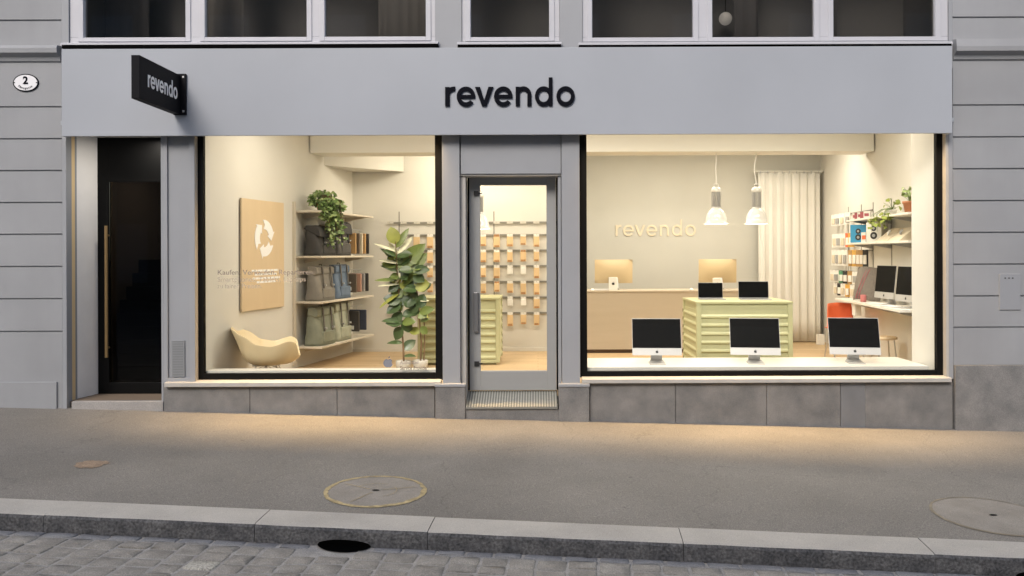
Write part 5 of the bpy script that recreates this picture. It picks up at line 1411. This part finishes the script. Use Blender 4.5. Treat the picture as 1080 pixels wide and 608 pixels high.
for z, nme, items, h, wd in hang:
    rl = MB(); wr_box(rl, 2.6, 4.35, .0065, .02, z + .012, z + .03)
    o = rl.build('hook_rail', M['rail']); tag(o, f'grey hook rail on the right wall carrying the {nme} row of small packs', 'rail', 'hook rails on the right wall')
    for q, (y, m_) in enumerate(items):
        p = WR(y, .09, z)
        col = {'card': 'white', 'orange': 'orange', 'tancable': 'brown', 'amber': 'amber', 'green_card': 'green', 'black_card': 'black'}[m_]
        t = thing('hanging_pack', f'{col} blister pack, {nme} row on right wall, {("first","second","third","fourth","fifth","sixth","seventh","eighth","ninth")[q]} from rear corner', 'pack', p, -PI / 2 + .55, 'packs hanging on the right wall')
        MB().box(-wd / 2, wd / 2, -.004, .004, -h, .03).build('backing_card', M[m_], t, world=False, bevel=.002)
        MB().box(-wd * .3, wd * .3, -.02, -.0045, -h * .82, -h * .2).build('content', M['graph'] if m_ in ('card',) and q % 2 else M['card'] if m_ != 'card' else M['cream'], t, world=False, bevel=.005)
        MB().tube([(0, .09, .02), (0, -.02, .02)], .003, 6).build('hook', M['graph'], t, world=False)
# cushion, pink speaker, gadgets on the desk
t = thing('cushion', 'grey woven cushion with red stripes leaning on the right wall desk', 'cushion', WR(2.20, .2, ZD + .002), -0.75)
def cu(u, v):
    a, b = (u - .5) * 2, (v - .5) * 2
    th = .065 * (1 - a ** 4) * (1 - b ** 4); return a, b, th
for s in (-1,):
    mb = MB()
    mb.grid(lambda u, v: ((u - .5) * .37 * (1 - .06 * abs(2 * v - 1)), -.06 + .18 * v - cu(u, v)[2], .01 + v * .42 + .01 * math.sin(6 * u)), 14, 12)
    mb.grid(lambda u, v: ((u - .5) * .37 * (1 - .06 * abs(2 * v - 1)), -.06 + .18 * v + cu(u, v)[2], .01 + v * .42 + .01 * math.sin(6 * u)), 14, 12)
    mb.build('cushion_cover', mat('grey_weave', (0.20, 0.175, 0.15), .95, bump=.5, bscale=180, grain=.25, gscale=90), t, world=False)
mb = MB()
for k, xx in enumerate((-.135, -.10)):
    mb.tube([(xx + .10 * v, -.06 + .18 * v - cu((xx + .1 * v) / .42 + .5, v)[2] - .003, .01 + v * .42) for v in [.06 + .88 * i / 10 for i in range(11)]], .005, 6)
mb.build('stripe', M['red'], t, world=False)
o = MB().lathe([(.03, 0), (.036, .004), (.036, .085), (.03, .09)], WR(2.02, .32, ZD + .001), 20).build('portable_speaker', mat('pink_fabric', (0.50, 0.17, 0.16), .8))
tag(o, 'small pink cylindrical speaker on the desk at the foot of the grey cushion', 'speaker')
# orange chair pushed to the desk, stool
def orange_chair():
    d = 11.3; x = (890 - PX) * d / F
    t = thing('chair', 'orange red plastic chair pushed up to the right wall desk', 'chair', (x, d - D, ZF), math.radians(0))
    def back(u, v):
        a = (u - .5) * 2
        return (a * .18 * (1 - .12 * v * v), .17 + .05 * v - .05 * (a * a), .42 + .33 * v + .012 * (1 - a * a))
    MB().grid(back, 12, 6).build('backrest', M['orange'], t, world=False, solid=.012)
    MB().grid(lambda u, v: ((u - .5) * .40, -.20 + .38 * v, .43 - .02 * math.sin(PI * u) - .02 * (1 - v) ** 3), 10, 8).build('seat', M['orange'], t, world=False, solid=.012)
    for sx, sy in ((-1, -1), (1, -1), (-1, 1), (1, 1)):
        MB().tube([(sx * .15, sy * .14, .42), (sx * .20, sy * .19, .0)], .010, 8).build('leg', M['wire'], t, world=False)
orange_chair()
d = 10.1; x = (932 - PX) * d / F
t = thing('stool', 'low stool with pale wooden seat and metal legs under the right wall desk', 'stool', (x, d - D, ZF))
MB().lathe([(.001, .405), (.14, .405), (.15, .41), (.15, .43), (.14, .436), (.001, .436)], (x, d - D, ZF), 28, cap=False).build('seat', M['ply'], t)
for sx, sy in ((-1, -1), (1, -1), (-1, 1), (1, 1)):
    MB().tube([(x + sx * .085, d - D + sy * .085, ZF + .404), (x + sx * .12, d - D + sy * .12, ZF + .001)], .009, 8).build('leg', M['wire'], t)
o = MB().box(*[v for v in (WR(2.35, .36, 0)[0], WR(2.35, .28, 0)[0])], 2.25, 2.36, ZD - .19, ZD - .035).build('adapter_pack', M['card'], bevel=.004)
tag(o, 'white pack hung under the right wall desk beside the orange chair', 'pack')

# ================================================================== OPPOSITE HOUSE (mirrored in the glass)
t = thing('opposite_house', 'plain ochre grey house across the street with rows of windows', 'building', (0, -17.4, -.02))
MB().box(-24, 24, -18.2, -17.4, -1.0, 10.5).build('wall', mat('opposite_plaster', (0.30, 0.28, 0.25), .85, var=.06, vscale=1.5), t)
for i in range(12):
    for j in range(3):
        xa = -21 + i * 3.6; za = .8 + j * 3.2
        w = MB().box(xa, xa + 1.3, -17.43, -17.39, za, za + 1.9).build('window', M['white_frame'], t)
        MB().box(xa + .09, xa + 1.21, -17.445, -17.431, za + .09, za + 1.81).build('pane', M['screen'], w)
MB().box(-24.3, 24.3, -18.5, -17.0, 10.5, 10.8).build('eaves', M['sill'], t)

# ================================================================== LIGHT
def area(name, loc, sx, sy, power, col, rot=(0, 0, 0), spread=180, parent=None):
    L = bpy.data.lights.new(name, 'AREA'); L.shape = 'RECTANGLE'; L.size = sx; L.size_y = sy; L.energy = power; L.color = col; L.spread = math.radians(spread)
    o = bpy.data.objects.new(name, L); C.objects.link(o); o.location = loc; o.rotation_euler = rot
    if parent is not None:
        o.parent = parent; o.location = Vector(loc) - parent.location
    return o
WARM = (1.0, 0.935, 0.82)
def ceiling_light(label, x, y, L, power, z=ZC):
    t = thing('ceiling_light', label, 'lamp', (x, y, z), group='ceiling lights of the shop')
    MB().box(x - L / 2, x + L / 2, y - .20, y + .20, z - .05, z - .001).build('housing', M['white_pl'], t)
    MB().box(x - L / 2 + .02, x + L / 2 - .02, y - .185, y + .185, z - .056, z - .051).build('diffuser', M['bulb'], t)
    area('ceiling_lamp', (x, y, z - .062), L - .05, .34, power, WARM, parent=t)
PW = 26.5
ceiling_light('linear ceiling light in the left window bay of the shop', -2.0, .8, 1.5, PW * .8)
ceiling_light('linear ceiling light over the entrance door inside the shop', 0.0, 1.3, 1.2, PW * .6)
ceiling_light('linear ceiling light in the left part of the right window bay', 1.3, .95, 1.5, PW)
ceiling_light('linear ceiling light in the right part of the right window bay', 2.95, .95, 1.5, PW)
ceiling_light('linear ceiling light behind the beam over the hook wall', -1.0, 3.15, 1.5, PW * .6)
ceiling_light('linear ceiling light behind the beam over the counter', 1.6, 3.5, 1.6, PW * 1.15)
ceiling_light('linear ceiling light behind the beam near the right wall', 3.4, 3.5, 1.2, PW * .9)
def led(label, x0, x1, power, y=-.045):
    t = thing('led_strip', label, 'lamp', ((x0 + x1) / 2, y, 3.0), group='led strips under the fascia')
    MB().box(x0, x1, y - .03, y + .03, 2.992, 3.018).build('profile', M['alu'], t)
    MB().box(x0 + .02, x1 - .02, y - .02, y + .02, 2.988, 2.9915).build('diffuser', M['strip'], t)
    area('led_lamp', ((x0 + x1) / 2, y, 2.984), x1 - x0 - .05, .03, power, (1.0, .66, .30), spread=84, parent=t)
led('warm led strip hidden behind the fascia above the left shop window', -3.0, -1.05, 50)
led('warm led strip hidden behind the fascia above the right shop window', .6, 4.05, 60)
t = thing('niche_fill_light', 'added fill light under the ceiling of the left entrance niche', 'lamp', (X(158, .3), .2, 2.955))  # lamp and housing added only to brighten the white niche wall
MB().lathe([(.05, -.02), (.05, -.001)], (X(158, .3), .2, 2.96), 20).build('housing', M['white_pl'], t)
area('niche_fill', (X(158, .3), .2, 2.93), .12, .3, 7, (1.0, .92, .82), parent=t)

area('hall_light', HALL, .15, .15, 2.2, (1.0, .84, .66))
# world and sun (overcast dusk: soft light from the upper left)
sc = bpy.context.scene
w = bpy.data.worlds.new('World'); sc.world = w; w.use_nodes = True
nt = w.node_tree; bg_ = nt.nodes['Background']
sky = nt.nodes.new('ShaderNodeTexSky'); sky.sky_type = 'NISHITA'; sky.sun_disc = False
SUN_EL, SUN_AZ = math.radians(38), math.radians(200)
sky.sun_elevation = SUN_EL; sky.sun_rotation = SUN_AZ
sky.air_density = 1.0; sky.dust_density = 3.0; sky.ozone_density = 1.0
nt.links.new(sky.outputs[0], bg_.inputs[0]); bg_.inputs[1].default_value = 0.15
sl = bpy.data.lights.new('sun', 'SUN'); sl.energy = 1.5; sl.angle = math.radians(20); sl.color = (1.0, .95, .9)
so = bpy.data.objects.new('sun', sl); C.objects.link(so); so.location = (-4, -12, 14)
dirv = Vector((math.sin(SUN_AZ) * math.cos(SUN_EL), math.cos(SUN_AZ) * math.cos(SUN_EL), math.sin(SUN_EL)))
so.rotation_euler = (-dirv).to_track_quat('-Z', 'Y').to_euler()

# camera
cam = bpy.data.cameras.new('camera'); co = bpy.data.objects.new('camera', cam); C.objects.link(co)
co.location = (0, -D, HC); co.rotation_euler = (PI / 2, ROLL, 0)
cam.sensor_width = 36; cam.lens = F / 1080 * 36; cam.shift_x = (540 - PX) / 1080; cam.shift_y = -(304 - PY) / 1080
cam.clip_end = 500; cam.clip_start = 0.05
sc.camera = co
sc.view_settings.view_transform = 'Standard'; sc.view_settings.look = 'None'; sc.view_settings.gamma = 1; sc.view_settings.use_curve_mapping = False
sc.view_settings.exposure = 0.40
sc.cycles.use_denoising = True
sc.cycles.max_bounces = 10; sc.cycles.transparent_max_bounces = 16
sc.cycles.sample_clamp_indirect = 6
